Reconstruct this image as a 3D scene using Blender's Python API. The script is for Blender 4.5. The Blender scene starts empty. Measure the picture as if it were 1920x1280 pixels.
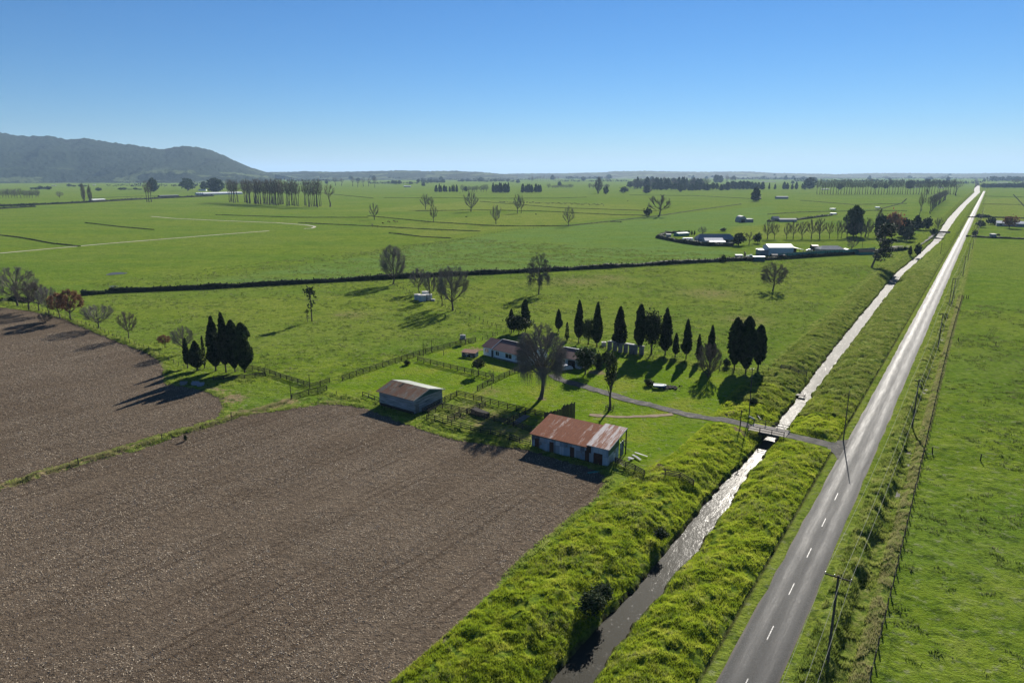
import bpy, math, numpy as np
from mathutils import Vector, Matrix

# ------------------------------------------------------------------ camera, sky, sun, exposure
SC = bpy.context.scene
COL = SC.collection
F, YH, H = 1280.0, 325.0, 50.0                      # focal length and horizon row in photo pixels, camera height in metres
PITCH = math.atan((640 - YH) / F)
SUN_AZ, SUN_EL = math.radians(22.5), math.radians(26.5)

cam = bpy.data.objects.new('camera', bpy.data.cameras.new('camera'))
COL.objects.link(cam)
cam.location = (0, 0, H)
cam.rotation_euler = (math.pi / 2 - PITCH, 0, 0)
cam.data.sensor_width = 36
cam.data.lens = 36 * F / 1920
cam.data.clip_start, cam.data.clip_end = 0.5, 90000
SC.camera = cam

w = bpy.data.worlds.new('World')
SC.world = w
w.use_nodes = True
wn = w.node_tree
bg = wn.nodes['Background']
sky = wn.nodes.new('ShaderNodeTexSky')
sky.sky_type = 'NISHITA'
sky.sun_disc = False
sky.sun_elevation, sky.sun_rotation = SUN_EL, SUN_AZ
sky.altitude, sky.air_density, sky.dust_density, sky.ozone_density = 0, 1.0, 0.0, 10.0
hs = wn.nodes.new('ShaderNodeHueSaturation')
hs.inputs['Saturation'].default_value = 1.06
hs.inputs['Value'].default_value = 0.81
wn.links.new(sky.outputs[0], hs.inputs['Color'])
wn.links.new(hs.outputs[0], bg.inputs[0])
bg.inputs[1].default_value = 0.05

sun = bpy.data.objects.new('sun', bpy.data.lights.new('sun', 'SUN'))
COL.objects.link(sun)
sun.data.energy = 5.0
sun.data.angle = math.radians(0.5)
sun.data.color = (1.0, 0.94, 0.84)
sd_ = Vector((math.sin(SUN_AZ) * math.cos(SUN_EL), math.cos(SUN_AZ) * math.cos(SUN_EL), math.sin(SUN_EL)))
sun.rotation_euler = sd_.to_track_quat('Z', 'Y').to_euler()

SC.view_settings.view_transform = 'Standard'
SC.view_settings.look = 'None'
SC.view_settings.exposure = 1.2
SC.view_settings.gamma = 1
cy = SC.cycles
cy.use_denoising = True
cy.max_bounces, cy.diffuse_bounces, cy.glossy_bounces = 4, 2, 2
cy.transmission_bounces, cy.volume_bounces, cy.transparent_max_bounces = 2, 0, 4

# ------------------------------------------------------------------ where things stand
SP, CP = math.sin(PITCH), math.cos(PITCH)


def g(x, y, z=0.0):
    "the point of the level plane z that the camera sees at photo pixel (x, y)"
    a, b = (x - 960) / F, -(y - 640) / F
    d = (a, CP + b * SP, -SP + b * CP)
    t = (z - H) / d[2]
    return np.array([d[0] * t, d[1] * t, z])


def mpp(y):
    return H / (y - YH)                             # metres per photo pixel for something standing at row y


def tall(bx, by, ty):
    "height of something upright whose foot is at (bx, by) and whose tip is at row ty"
    p = g(bx, by)
    k = (640 - ty) / F                              # up/forward of the tip
    Y = p[1]
    return H + (k * Y * CP - Y * SP) / (CP + k * SP)


TH = math.atan((1862 - 960) * CP / F)               # the road's bearing
DU = np.array([math.sin(TH), math.cos(TH)])
DV = np.array([math.cos(TH), -math.sin(TH)])


def uv2(u, v):
    u, v = np.asarray(u, float), np.asarray(v, float)
    return u[..., None] * DU + v[..., None] * DV


def P(u, v, z=0.0):
    a = u * DU + v * DV
    return np.array([a[0], a[1], z])


def to_uv(p):
    p = np.asarray(p, float)[..., :2]
    return p @ DU, p @ DV


# ------------------------------------------------------------------ noise
def _hash(ix, iy, seed):
    h = (ix.astype(np.int64) * 374761393 + iy.astype(np.int64) * 668265263 + seed * 1274126177) & 0xFFFFFFFF
    h = ((h ^ (h >> 13)) * 1274126177) & 0xFFFFFFFF
    h = h ^ (h >> 16)
    return (h & 0xFFFF) / 65535.0


def vn(x, y, seed=0):
    ix, iy = np.floor(x), np.floor(y)
    fx, fy = x - ix, y - iy
    fx, fy = fx * fx * (3 - 2 * fx), fy * fy * (3 - 2 * fy)
    a, b = _hash(ix, iy, seed), _hash(ix + 1, iy, seed)
    c, d = _hash(ix, iy + 1, seed), _hash(ix + 1, iy + 1, seed)
    return (a + (b - a) * fx) * (1 - fy) + (c + (d - c) * fx) * fy


def fbm(x, y, seed=0, o=3):
    s, amp, t = 0.0, 0.5, 0.0
    for i in range(o):
        s = s + amp * vn(x * 2 ** i, y * 2 ** i, seed + i * 17)
        t += amp
        amp *= 0.5
    return s / t


def sstep(a, b, x):
    t = np.clip((x - a) / (b - a), 0, 1)
    return t * t * (3 - 2 * t)


def sdist(x, y, poly, closed=True):
    "distance to a polyline; for a closed one, positive inside"
    p = np.asarray(poly, float)[:, :2]
    q = np.roll(p, -1, 0) if closed else p[1:]
    p = p if closed else p[:-1]
    best = np.full(x.shape, 1e9)
    ins = np.zeros(x.shape, bool)
    for (ax, ay), (bx, by) in zip(p, q):
        dx, dy = bx - ax, by - ay
        t = np.clip(((x - ax) * dx + (y - ay) * dy) / (dx * dx + dy * dy + 1e-9), 0, 1)
        best = np.minimum(best, (x - ax - t * dx) ** 2 + (y - ay - t * dy) ** 2)
        if closed:
            c = ((ay > y) != (by > y)) & (x < (bx - ax) * (y - ay) / (by - ay + 1e-12) + ax)
            ins ^= c
    best = np.sqrt(best)
    return np.where(ins, best, -best) if closed else best


# ------------------------------------------------------------------ materials
def nd(nt, typ, ins=None, **props):
    n = nt.nodes.new('ShaderNode' + typ)
    for k, v in props.items():
        setattr(n, k, v)
    for k, v in (ins or {}).items():
        if isinstance(v, bpy.types.NodeSocket):
            nt.links.new(v, n.inputs[k])
        else:
            n.inputs[k].default_value = v
    return n


def mth(nt, op, a, b=0.0, clamp=False):
    return nd(nt, 'Math', {0: a, 1: b}, operation=op, use_clamp=clamp).outputs[0]


def mix(nt, f, a, b, mode='MIX'):
    c = lambda v: v if isinstance(v, bpy.types.NodeSocket) else (*v, 1)
    return nd(nt, 'Mix', {0: f, 6: c(a), 7: c(b)}, data_type='RGBA', blend_type=mode).outputs[2]


def ramp(nt, f, stops):
    n = nd(nt, 'ValToRGB', {0: f})
    e = n.color_ramp.elements
    while len(e) < len(stops):
        e.new(0.5)
    for el, (p, c) in zip(e, stops):
        el.position = p
        el.color = (*c, 1) if isinstance(c, tuple) else (c, c, c, 1)
    return n.outputs[0]


def noise(nt, vec, scale, detail=3, rough=0.55, dist=0.0):
    return nd(nt, 'TexNoise', {'Vector': vec, 'Scale': scale, 'Detail': detail, 'Roughness': rough, 'Distortion': dist}).outputs[0]


def cnoise(nt, vec, scale, detail=3, rough=0.55, dist=0.0, k=2.0):
    "noise with its contrast opened up to fill 0..1"
    n = noise(nt, vec, scale, detail, rough, dist)
    return nd(nt, 'Math', {0: n, 1: k, 2: 0.5 - 0.5 * k}, operation='MULTIPLY_ADD', use_clamp=True).outputs[0]


def new_mat(name, rough=0.8, spec=0.3, col=(0.5, 0.5, 0.5)):
    m = bpy.data.materials.new(name)
    m.use_nodes = True
    nt = m.node_tree
    b = nt.nodes['Principled BSDF']
    b.inputs['Roughness'].default_value = rough
    b.inputs['Specular IOR Level'].default_value = spec
    b.inputs['Base Color'].default_value = (*col, 1)
    return m, nt, b


def stretch(nt, vec, s):
    return nd(nt, 'Mapping', {'Vector': vec, 'Scale': s}).outputs[0]


def simple(name, c1, c2, scale=2.0, rough=0.8, spec=0.25, stretch_=(1, 1, 1), metal=0.0, bump=0.0, detail=4):
    "a weathered surface: two colours broken up by noise in the object's own space"
    m, nt, b = new_mat(name, rough, spec)
    tc = nd(nt, 'TexCoord').outputs['Object']
    n = noise(nt, stretch(nt, tc, stretch_), scale, detail, 0.6)
    nt.links.new(ramp(nt, n, [(0.3, c1), (0.7, c2)]), b.inputs['Base Color'])
    b.inputs['Metallic'].default_value = metal
    if bump:
        nt.links.new(nd(nt, 'Bump', {'Height': n, 'Strength': bump, 'Distance': 0.05}).outputs[0], b.inputs['Normal'])
    return m


def leafy(name, c1, c2, trans=0.3, scale=0.8, c3=None):
    m, nt, b = new_mat(name, 0.75, 0.08)
    pos = nd(nt, 'NewGeometry').outputs['Position']
    rnd = nd(nt, 'ObjectInfo').outputs['Random']
    n = noise(nt, pos, scale, 2)
    col = ramp(nt, n, [(0.3, c1), (0.7, c2)] if c3 is None else [(0.25, c1), (0.5, c2), (0.75, c3)])
    hsv = nd(nt, 'HueSaturation', {'Color': col, 'Value': mth(nt, 'ADD', mth(nt, 'MULTIPLY', rnd, 0.5), 0.75)}).outputs[0]
    nt.links.new(hsv, b.inputs['Base Color'])
    t = nd(nt, 'BsdfTranslucent', {'Color': hsv})
    mx = nd(nt, 'MixShader', {0: trans, 1: b.outputs[0], 2: t.outputs[0]})
    nt.links.new(mx.outputs[0], nt.nodes['Material Output'].inputs[0])
    return m


def bark(name, c1, c2):
    return simple(name, c1, c2, 1.5, 0.9, 0.1, (1, 1, 0.3))


M = {}
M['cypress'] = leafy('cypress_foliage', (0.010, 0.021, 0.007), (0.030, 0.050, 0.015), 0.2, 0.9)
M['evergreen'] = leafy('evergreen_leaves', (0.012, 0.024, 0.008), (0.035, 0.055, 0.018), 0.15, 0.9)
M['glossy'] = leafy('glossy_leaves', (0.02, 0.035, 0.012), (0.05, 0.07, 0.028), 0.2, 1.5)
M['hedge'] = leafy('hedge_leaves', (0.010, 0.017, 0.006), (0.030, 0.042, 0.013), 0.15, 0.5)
M['twig_grey'] = bark('grey_twigs', (0.12, 0.105, 0.092), (0.215, 0.19, 0.168))
M['twig_brown'] = bark('brown_twigs', (0.105, 0.08, 0.064), (0.185, 0.148, 0.118))
M['twig_dark'] = bark('dark_twigs', (0.08, 0.068, 0.06), (0.15, 0.13, 0.115))
M['rust_leaf'] = leafy('russet_leaves', (0.13, 0.065, 0.034), (0.21, 0.108, 0.058), 0.3, 1.0)
M['yellow_leaf'] = leafy('olive_buds', (0.09, 0.085, 0.03), (0.14, 0.125, 0.045), 0.25, 1.0)
M['bark'] = bark('bark', (0.045, 0.036, 0.03), (0.11, 0.09, 0.075))
M['wood'] = simple('weathered_rail', (0.022, 0.019, 0.016), (0.062, 0.054, 0.044), 3, 0.9, 0.1, (1, 1, 4))
M['pole'] = simple('pole_timber', (0.05, 0.042, 0.036), (0.09, 0.08, 0.07), 2, 0.85, 0.15, (4, 4, 0.4))
M['concrete'] = simple('concrete', (0.10, 0.097, 0.09), (0.21, 0.20, 0.185), 1.2, 0.9, 0.2, bump=0.3)
M['palecon'] = simple('pale_concrete', (0.33, 0.32, 0.30), (0.5, 0.49, 0.46), 1.5, 0.85, 0.2)
M['white'] = simple('white_paint', (0.62, 0.64, 0.64), (0.78, 0.79, 0.78), 0.8, 0.55, 0.4)
M['whitish'] = simple('white_weatherboard', (0.42, 0.50, 0.56), (0.60, 0.66, 0.70), 0.7, 0.6, 0.3, (0.3, 0.3, 6))
M['glass'] = new_mat('window_glass', 0.08, 0.6, (0.02, 0.025, 0.03))[0]
M['dark'] = simple('dark_interior', (0.012, 0.011, 0.010), (0.03, 0.027, 0.024), 2, 0.9, 0.1)
M['black'] = new_mat('black_rubber', 0.8, 0.2, (0.012, 0.012, 0.012))[0]
M['green'] = simple('green_paint', (0.018, 0.06, 0.035), (0.03, 0.085, 0.05), 2, 0.6, 0.3)
M['teal'] = simple('teal_mesh', (0.03, 0.15, 0.125), (0.06, 0.21, 0.18), 0.6, 0.7, 0.2)
M['teal_dark'] = simple('dark_teal_paint', (0.012, 0.05, 0.05), (0.03, 0.09, 0.09), 1, 0.6, 0.3)
M['zinc'] = simple('galvanised_sheet', (0.13, 0.14, 0.155), (0.26, 0.27, 0.29), 0.9, 0.7, 0.1, (3, 0.6, 1))
M['greyroof'] = simple('grey_roof_sheet', (0.15, 0.165, 0.18), (0.24, 0.255, 0.27), 0.6, 0.8, 0.05, (5, 0.5, 1))
M['whiteroof'] = simple('white_roof_sheet', (0.50, 0.51, 0.52), (0.62, 0.63, 0.64), 0.6, 0.6, 0.2, (5, 0.5, 1))
M['pale_blue'] = simple('pale_blue_wall', (0.30, 0.34, 0.37), (0.40, 0.43, 0.46), 0.6, 0.6, 0.3, (4, 4, 0.5))
M['greywall'] = simple('grey_wall', (0.16, 0.17, 0.18), (0.24, 0.25, 0.26), 0.6, 0.7, 0.3, (4, 4, 0.5))
M['brownred'] = simple('maroon_roof', (0.11, 0.05, 0.04), (0.18, 0.088, 0.07), 0.8, 0.65, 0.3, (6, 0.5, 1), bump=0.2)
M['rustdoor'] = simple('rusty_door_sheet', (0.030, 0.018, 0.014), (0.085, 0.040, 0.026), 3, 0.8, 0.1, (1, 1, 0.4))
M['orange'] = simple('rusty_sheet', (0.10, 0.038, 0.02), (0.20, 0.085, 0.05), 2.5, 0.75, 0.2)
M['dirt'] = simple('bare_dirt', (0.13, 0.095, 0.06), (0.22, 0.17, 0.11), 0.8, 0.95, 0.1)
M['cow'] = simple('black_hide', (0.012, 0.010, 0.009), (0.035, 0.026, 0.02), 3, 0.8, 0.2)
M['browncow'] = simple('brown_hide', (0.05, 0.028, 0.015), (0.10, 0.06, 0.03), 3, 0.8, 0.2)
M['carblue'] = new_mat('dark_blue_paint', 0.25, 0.6, (0.03, 0.04, 0.06))[0]
M['carwhite'] = new_mat('silver_paint', 0.25, 0.6, (0.5, 0.52, 0.54))[0]
M['chrome'] = new_mat('wheel_metal', 0.35, 0.6, (0.4, 0.4, 0.42))[0]
M['wire'] = new_mat('wire', 0.6, 0.2, (0.26, 0.26, 0.20))[0]
M['fwire'] = new_mat('fence_wire', 0.9, 0.0, (0.05, 0.05, 0.045))[0]
M['ceramic'] = new_mat('insulator', 0.3, 0.5, (0.35, 0.33, 0.3))[0]
M['bluehull'] = new_mat('blue_hull', 0.35, 0.5, (0.03, 0.07, 0.16))[0]


def sheet_mat(name, base, rust, rust_lo, rust_hi, pitch=0.76, wall=False, seed=0.0, streak=(1, 1, 1), spots=None):
    "corrugated iron: lapped sheets of slightly different age along local x, rust patches"
    m, nt, b = new_mat(name, 0.5, 0.12)
    tc = nd(nt, 'TexCoord').outputs['Object']
    s = nd(nt, 'SeparateXYZ', {0: tc})
    along = mth(nt, 'ADD', s.outputs[0], mth(nt, 'MULTIPLY', s.outputs[1], 1.0)) if wall else s.outputs[0]
    sid = mth(nt, 'FLOOR', mth(nt, 'DIVIDE', along, pitch))
    vid = mth(nt, 'FLOOR', mth(nt, 'DIVIDE', s.outputs[2], 1.7)) if wall else 0.0
    wnz = nd(nt, 'TexWhiteNoise', {'Vector': nd(nt, 'CombineXYZ', {0: sid, 1: vid, 2: seed}).outputs[0]}, noise_dimensions='3D')
    c = ramp(nt, wnz.outputs[0], [(i / (len(base) - 1), q) for i, q in enumerate(base)])
    n1 = noise(nt, stretch(nt, tc, streak), 0.7, 5, 0.65)
    n2 = noise(nt, stretch(nt, tc, streak), 3.0, 4, 0.7)
    f = mth(nt, 'ADD', mth(nt, 'MULTIPLY', n1, 0.6), mth(nt, 'MULTIPLY', n2, 0.4))
    f = mth(nt, 'ADD', f, mth(nt, 'MULTIPLY', mth(nt, 'SUBTRACT', wnz.outputs[0], 0.5), 0.16))
    fr = ramp(nt, f, [(rust_lo, 0.0), (rust_hi, 1.0)])
    rc = ramp(nt, n2, [(0.3, rust[0]), (0.7, rust[1])])
    c = mix(nt, fr, c, rc)
    nt.links.new(c, b.inputs['Base Color'])
    nt.links.new(ramp(nt, fr, [(0, 0.4), (1, 0.85)]), b.inputs['Roughness'])
    wv = nd(nt, 'Math', {0: mth(nt, 'MULTIPLY', along, 2 * math.pi / 0.15)}, operation='SINE').outputs[0]
    nt.links.new(nd(nt, 'Bump', {'Height': wv, 'Strength': 0.5, 'Distance': 0.02}).outputs[0], b.inputs['Normal'])
    return m


M['shedroof'] = sheet_mat('rusty_shed_roof', [(0.42, 0.34, 0.29), (0.34, 0.22, 0.17), (0.45, 0.40, 0.36)],
                          ((0.12, 0.036, 0.016), (0.25, 0.085, 0.038)), 0.30, 0.44, 0.9, streak=(2.2, 0.45, 1))
M['leanroof'] = sheet_mat('streaked_lean_to_roof', [(0.50, 0.48, 0.46), (0.42, 0.36, 0.33), (0.48, 0.44, 0.42)],
                          ((0.20, 0.085, 0.05), (0.30, 0.15, 0.10)), 0.47, 0.57, 0.9, streak=(2.6, 0.22, 1), seed=3.0)
M['barnroof'] = sheet_mat('rusty_barn_roof', [(0.12, 0.135, 0.105), (0.075, 0.06, 0.044), (0.18, 0.19, 0.155), (0.10, 0.08, 0.06)],
                          ((0.075, 0.035, 0.020), (0.15, 0.070, 0.038)), 0.40, 0.56, 1.1, streak=(1.2, 0.35, 1), seed=7.0)
M['barnpale'] = sheet_mat('pale_barn_roof', [(0.20, 0.215, 0.18), (0.27, 0.285, 0.24)], ((0.12, 0.08, 0.05), (0.18, 0.13, 0.09)), 0.66, 0.8, 1.1, seed=5.0)
M['tinwall'] = sheet_mat('patched_tin_wall', [(0.13, 0.18, 0.23), (0.30, 0.36, 0.41), (0.17, 0.23, 0.29), (0.42, 0.46, 0.48), (0.06, 0.07, 0.085), (0.22, 0.29, 0.35)],
                         ((0.10, 0.045, 0.028), (0.16, 0.08, 0.05)), 0.60, 0.68, 0.85, True, 2.0, (1.6, 1.6, 0.5))
M['boardwall'] = simple('weathered_boards', (0.06, 0.07, 0.08), (0.34, 0.36, 0.37), 1.2, 0.85, 0.2, (0.3, 0.3, 5), bump=0.4, detail=6)
M['planks'] = simple('bridge_planks', (0.17, 0.155, 0.135), (0.30, 0.275, 0.245), 3, 0.9, 0.15, (0.2, 3, 1))


# ------------------------------------------------------------------ mesh building
class MB:
    "collects shapes; build() links them as one mesh object"

    def __init__(s):
        s.v, s.f, s.n = [], {}, 0

    def add(s, verts, faces):
        verts = np.asarray(verts, float).reshape(-1, 3)
        faces = np.asarray(faces, np.int64)
        s.f.setdefault(faces.shape[1], []).append(faces + s.n)
        s.v.append(verts)
        s.n += len(verts)
        return s

    def box(s, c, d, rz=0.0, m=None):
        x, y, z = [q / 2 for q in d]
        v = np.array([[i, j, k] for k in (-z, z) for j in (-y, y) for i in (-x, x)], float)
        if rz:
            ca, sa = math.cos(rz), math.sin(rz)
            v = np.c_[v[:, 0] * ca - v[:, 1] * sa, v[:, 0] * sa + v[:, 1] * ca, v[:, 2]]
        return s.add(v + np.asarray(c, float), [[0, 2, 3, 1], [4, 5, 7, 6], [0, 1, 5, 4], [2, 6, 7, 3], [0, 4, 6, 2], [1, 3, 7, 5]])

    def bar(s, p, q, wd, ht):
        "a rectangular bar from p to q"
        p, q = np.asarray(p, float), np.asarray(q, float)
        d = q - p
        d /= np.linalg.norm(d) + 1e-9
        up = np.array([0, 0, 1.0]) if abs(d[2]) < 0.9 else np.array([1.0, 0, 0])
        sd = np.cross(d, up)
        sd /= np.linalg.norm(sd)
        up = np.cross(sd, d)
        v = [e + sd * a * wd / 2 + up * b * ht / 2 for e in (p, q) for b in (-1, 1) for a in (-1, 1)]
        return s.add(v, [[0, 2, 3, 1], [4, 5, 7, 6], [0, 1, 5, 4], [2, 6, 7, 3], [0, 4, 6, 2], [1, 3, 7, 5]])

    def slab(s, pts, th):
        "a quad or polygon with thickness, pts counter-clockwise seen from its outer side"
        pts = np.asarray(pts, float)
        k = len(pts)
        n = np.cross(pts[1] - pts[0], pts[2] - pts[0])
        n /= np.linalg.norm(n)
        v = np.r_[pts, pts - n * th]
        s.add(v, [list(range(k))])
        s.f[k].append(np.array([[2 * k - 1 - i for i in range(k)]]) + s.n - 2 * k)
        s.f.setdefault(4, []).append(np.array([[i, i + k, (i + 1) % k + k, (i + 1) % k] for i in range(k)]) + s.n - 2 * k)
        return s

    def tubes(s, A, B, ra, rb, n=4):
        A, B = np.atleast_2d(A).astype(float), np.atleast_2d(B).astype(float)
        N = len(A)
        ra, rb = np.broadcast_to(ra, N)[:, None, None], np.broadcast_to(rb, N)[:, None, None]
        d = B - A
        d /= np.linalg.norm(d, axis=1, keepdims=True) + 1e-9
        up = np.where(np.abs(d[:, 2:3]) < 0.9, np.array([[0, 0, 1.0]]), np.array([[1.0, 0, 0]]))
        x = np.cross(d, up)
        x /= np.linalg.norm(x, axis=1, keepdims=True) + 1e-9
        y = np.cross(d, x)
        a = np.arange(n) * 2 * math.pi / n
        ring = np.cos(a)[None, :, None] * x[:, None] + np.sin(a)[None, :, None] * y[:, None]
        v = np.concatenate([A[:, None] + ring * ra, B[:, None] + ring * rb], 1).reshape(-1, 3)
        i = np.arange(n)
        q = np.stack([i, (i + 1) % n, (i + 1) % n + n, i + n], 1)
        return s.add(v, (q[None] + (np.arange(N) * 2 * n)[:, None, None]).reshape(-1, 4))

    def cyl(s, c, r, h, n=12, r2=None):
        r2 = r if r2 is None else r2
        a = np.arange(n) * 2 * math.pi / n
        c = np.asarray(c, float)
        lo = np.c_[np.cos(a) * r, np.sin(a) * r, np.zeros(n)] + c
        hi = np.c_[np.cos(a) * r2, np.sin(a) * r2, np.full(n, h)] + c
        s.add(np.r_[lo, hi], [[i, (i + 1) % n, (i + 1) % n + n, i + n] for i in range(n)])
        s.f.setdefault(n, []).append(np.array([[2 * n - n + i for i in range(n)]]) + s.n - 2 * n)
        return s

    def quads(s, C, X, Y):
        "flat leaf quads: centre, half axes"
        v = np.stack([C - X, C - Y * 0.9, C + X, C + Y], 1).reshape(-1, 3)
        return s.add(v, np.arange(len(C) * 4).reshape(-1, 4))

    def mesh(s, name, mat=None, smooth=False):
        me = bpy.data.meshes.new(name)
        v = np.concatenate(s.v)
        fs = [(k, np.concatenate(a)) for k, a in s.f.items()]
        loops = np.concatenate([a.ravel() for _, a in fs])
        tot = np.concatenate([np.full(len(a), k) for k, a in fs])
        me.vertices.add(len(v))
        me.vertices.foreach_set('co', v.astype(np.float32).ravel())
        me.loops.add(len(loops))
        me.loops.foreach_set('vertex_index', loops.astype(np.int32))
        me.polygons.add(len(tot))
        me.polygons.foreach_set('loop_start', np.r_[0, np.cumsum(tot)[:-1]].astype(np.int32))
        me.polygons.foreach_set('loop_total', tot.astype(np.int32))
        me.polygons.foreach_set('use_smooth', np.full(len(tot), smooth))
        me.update(calc_edges=True)
        if mat:
            me.materials.append(mat)
        return me

    def build(s, name, mat, parent=None, smooth=False):
        return put(name, s.mesh(name, mat, smooth), parent)


def put(name, me, parent=None):
    o = bpy.data.objects.new(name, me)
    COL.objects.link(o)
    o.parent = parent
    return o


def tag(o, label, cat, group=None, kind=None):
    o['label'] = label
    if cat:
        o['category'] = cat
    if group:
        o['group'] = group
    if kind:
        o['kind'] = kind
    return o


def struct(o, label=None, kind='structure'):
    o['kind'] = kind
    if label:
        o['label'] = label
    return o


def thing(name, label, cat, loc=(0, 0, 0), rz=0.0, group=None):
    o = put(name, None)
    o.location = tuple(loc)
    o.rotation_euler = (0, 0, rz)
    return tag(o, label, cat, group)


def frame(a, b):
    "an origin and a bearing for something whose long side runs from ground point a to b"
    d = b - a
    return a, math.atan2(d[1], d[0]), float(np.hypot(d[0], d[1]))


# ------------------------------------------------------------------ terrain
UT = [-400, 0, 52, 65, 80, 95, 110, 121, 143, 183, 237, 293, 417, 508, 641, 955, 1370, 2381, 2600, 3628, 40000]
CLT = [-31.1, -31.1, -31.1, -30.9, -30.7, -31.0, -31.0, -30.5, -30.6, -31.7, -33.0, -33.8, -35.5, -33, -31.8, -36.5, -37.5, -36, -42, -57, -700]
CRT = [-27.3, -27.3, -27.3, -27.9, -27.6, -27.5, -28.4, -28.6, -28.2, -29, -29.6, -30.6, -32, -29.9, -27, -29, -29.3, -23, -27, -40, -670]


def canal(u):
    wob = (fbm(u * 0.2, u * 0 + 3.3, 5, 3) - 0.5) * 0.8
    wob2 = (fbm(u * 0.3, u * 0 + 8.3, 9, 3) - 0.5) * 1.1
    return np.interp(u, UT, CLT) + wob, np.interp(u, UT, CRT) + wob2


WATER_Z = -1.75
px = lambda pts: np.array([g(*p) for p in pts])
FIELD_NEAR = px([(-500, 1080), (0, 921), (100, 888), (250, 846), (340, 814), (425, 790), (470, 777), (530, 768), (600, 758), (640, 757), (690, 765), (712, 775),
                 (745, 788), (790, 803), (850, 822), (930, 834), (990, 842), (1040, 858), (1085, 870), (1120, 880), (1138, 892), (1133, 915), (1120, 938),
                 (1085, 962), (1000, 1032), (950, 1080), (850, 1183), (760, 1280), (600, 1470), (0, 1700), (-900, 1700)])
FIELD_LEFT = px([(-300, 545), (0, 576), (60, 583), (120, 598), (165, 617), (230, 643), (275, 660), (300, 674), (311, 690), (309, 712), (318, 722), (350, 725), (392, 734), (415, 746),
                 (424, 763), (412, 782), (370, 797), (300, 816), (200, 848), (100, 877), (0, 910), (-500, 1066), (-1200, 1000)])
LAWN = px([(615, 735), (642, 714), (783, 668), (862, 648), (905, 640), (1040, 650), (1130, 660), (1280, 684), (1395, 712), (1425, 760), (1405, 800), (1380, 850), (1290, 880), (1190, 872),
           (1080, 790), (1000, 786), (857, 744), (800, 765), (700, 742)])
DRIVE = np.array([g(*p)[:2] for p in [(1035, 702), (1052, 713), (1090, 723), (1130, 735), (1180, 750), (1240, 765), (1290, 777), (1340, 787)]] +
                 [uv2(u, v) for u, v in [(136.2, -40), (135, -33), (134.6, -27), (134.2, -22), (133.2, -16.4)]])
PATH = px([(1105, 778), (1150, 781), (1200, 781), (1262, 777)])
HOLLOW = [(g(1298, 720)[:2], 5)]
BLUISH = px([(330, 533), (700, 478), (960, 432), (1235, 404), (1450, 385), (1450, 420), (1240, 445), (1420, 480), (1000, 505), (600, 528)])
YELLOW = [px(q) for q in ([(700, 425), (930, 402), (1100, 395), (1220, 402), (960, 428), (800, 445)], [(640, 395), (900, 376), (1200, 384), (1230, 397), (1050, 393), (800, 397)],
                          [(1370, 425), (1540, 415), (1560, 440), (1380, 450)], [(1780, 420), (1840, 372), (1920, 372), (1990, 425)], [(822, 688), (832, 674), (862, 668), (884, 676), (880, 690), (850, 694)])]
DRY = [(g(*q)[:2], r) for q, r in (((1080, 527), 14), (1330 and (1330, 550), 12), ((660, 590), 6), ((1140, 520), 10), ((1400, 600), 8), ((885, 766), 4), ((858, 780), 3.5), ((930, 782), 4), ((905, 796), 4), ((950, 806), 3), ((985, 822), 3), ((920, 733), 3))]
DIRT = [(g(*q)[:2], r) for q, r in (((430, 748), 5.0), ((455, 775), 3.5), ((400, 730), 3.0), ((312, 705), 2.5), ((330, 830), 3.0), ((1235, 880), 2.2), ((1240, 893), 2.5), ((1298, 858), 1.4), ((1374, 778), 2.6),
                                    ((1016, 747), 1.6), ((632, 590), 2.2), ((1382, 808), 2.5), ((900, 655), 2.5), ((888, 652), 2.0), ((1385, 600), 3), ((560, 768), 4), ((620, 756), 3), ((1120, 698), 3.0))]
RB = [-100, 0, 97, 112, 135, 150, 250, 400, 900, 4000]
RBV = [-42, -42, -43.5, -41, -41, -43, -44, -46, -45, -50]        # where the rough bank left of the canal gives way to pasture


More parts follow.
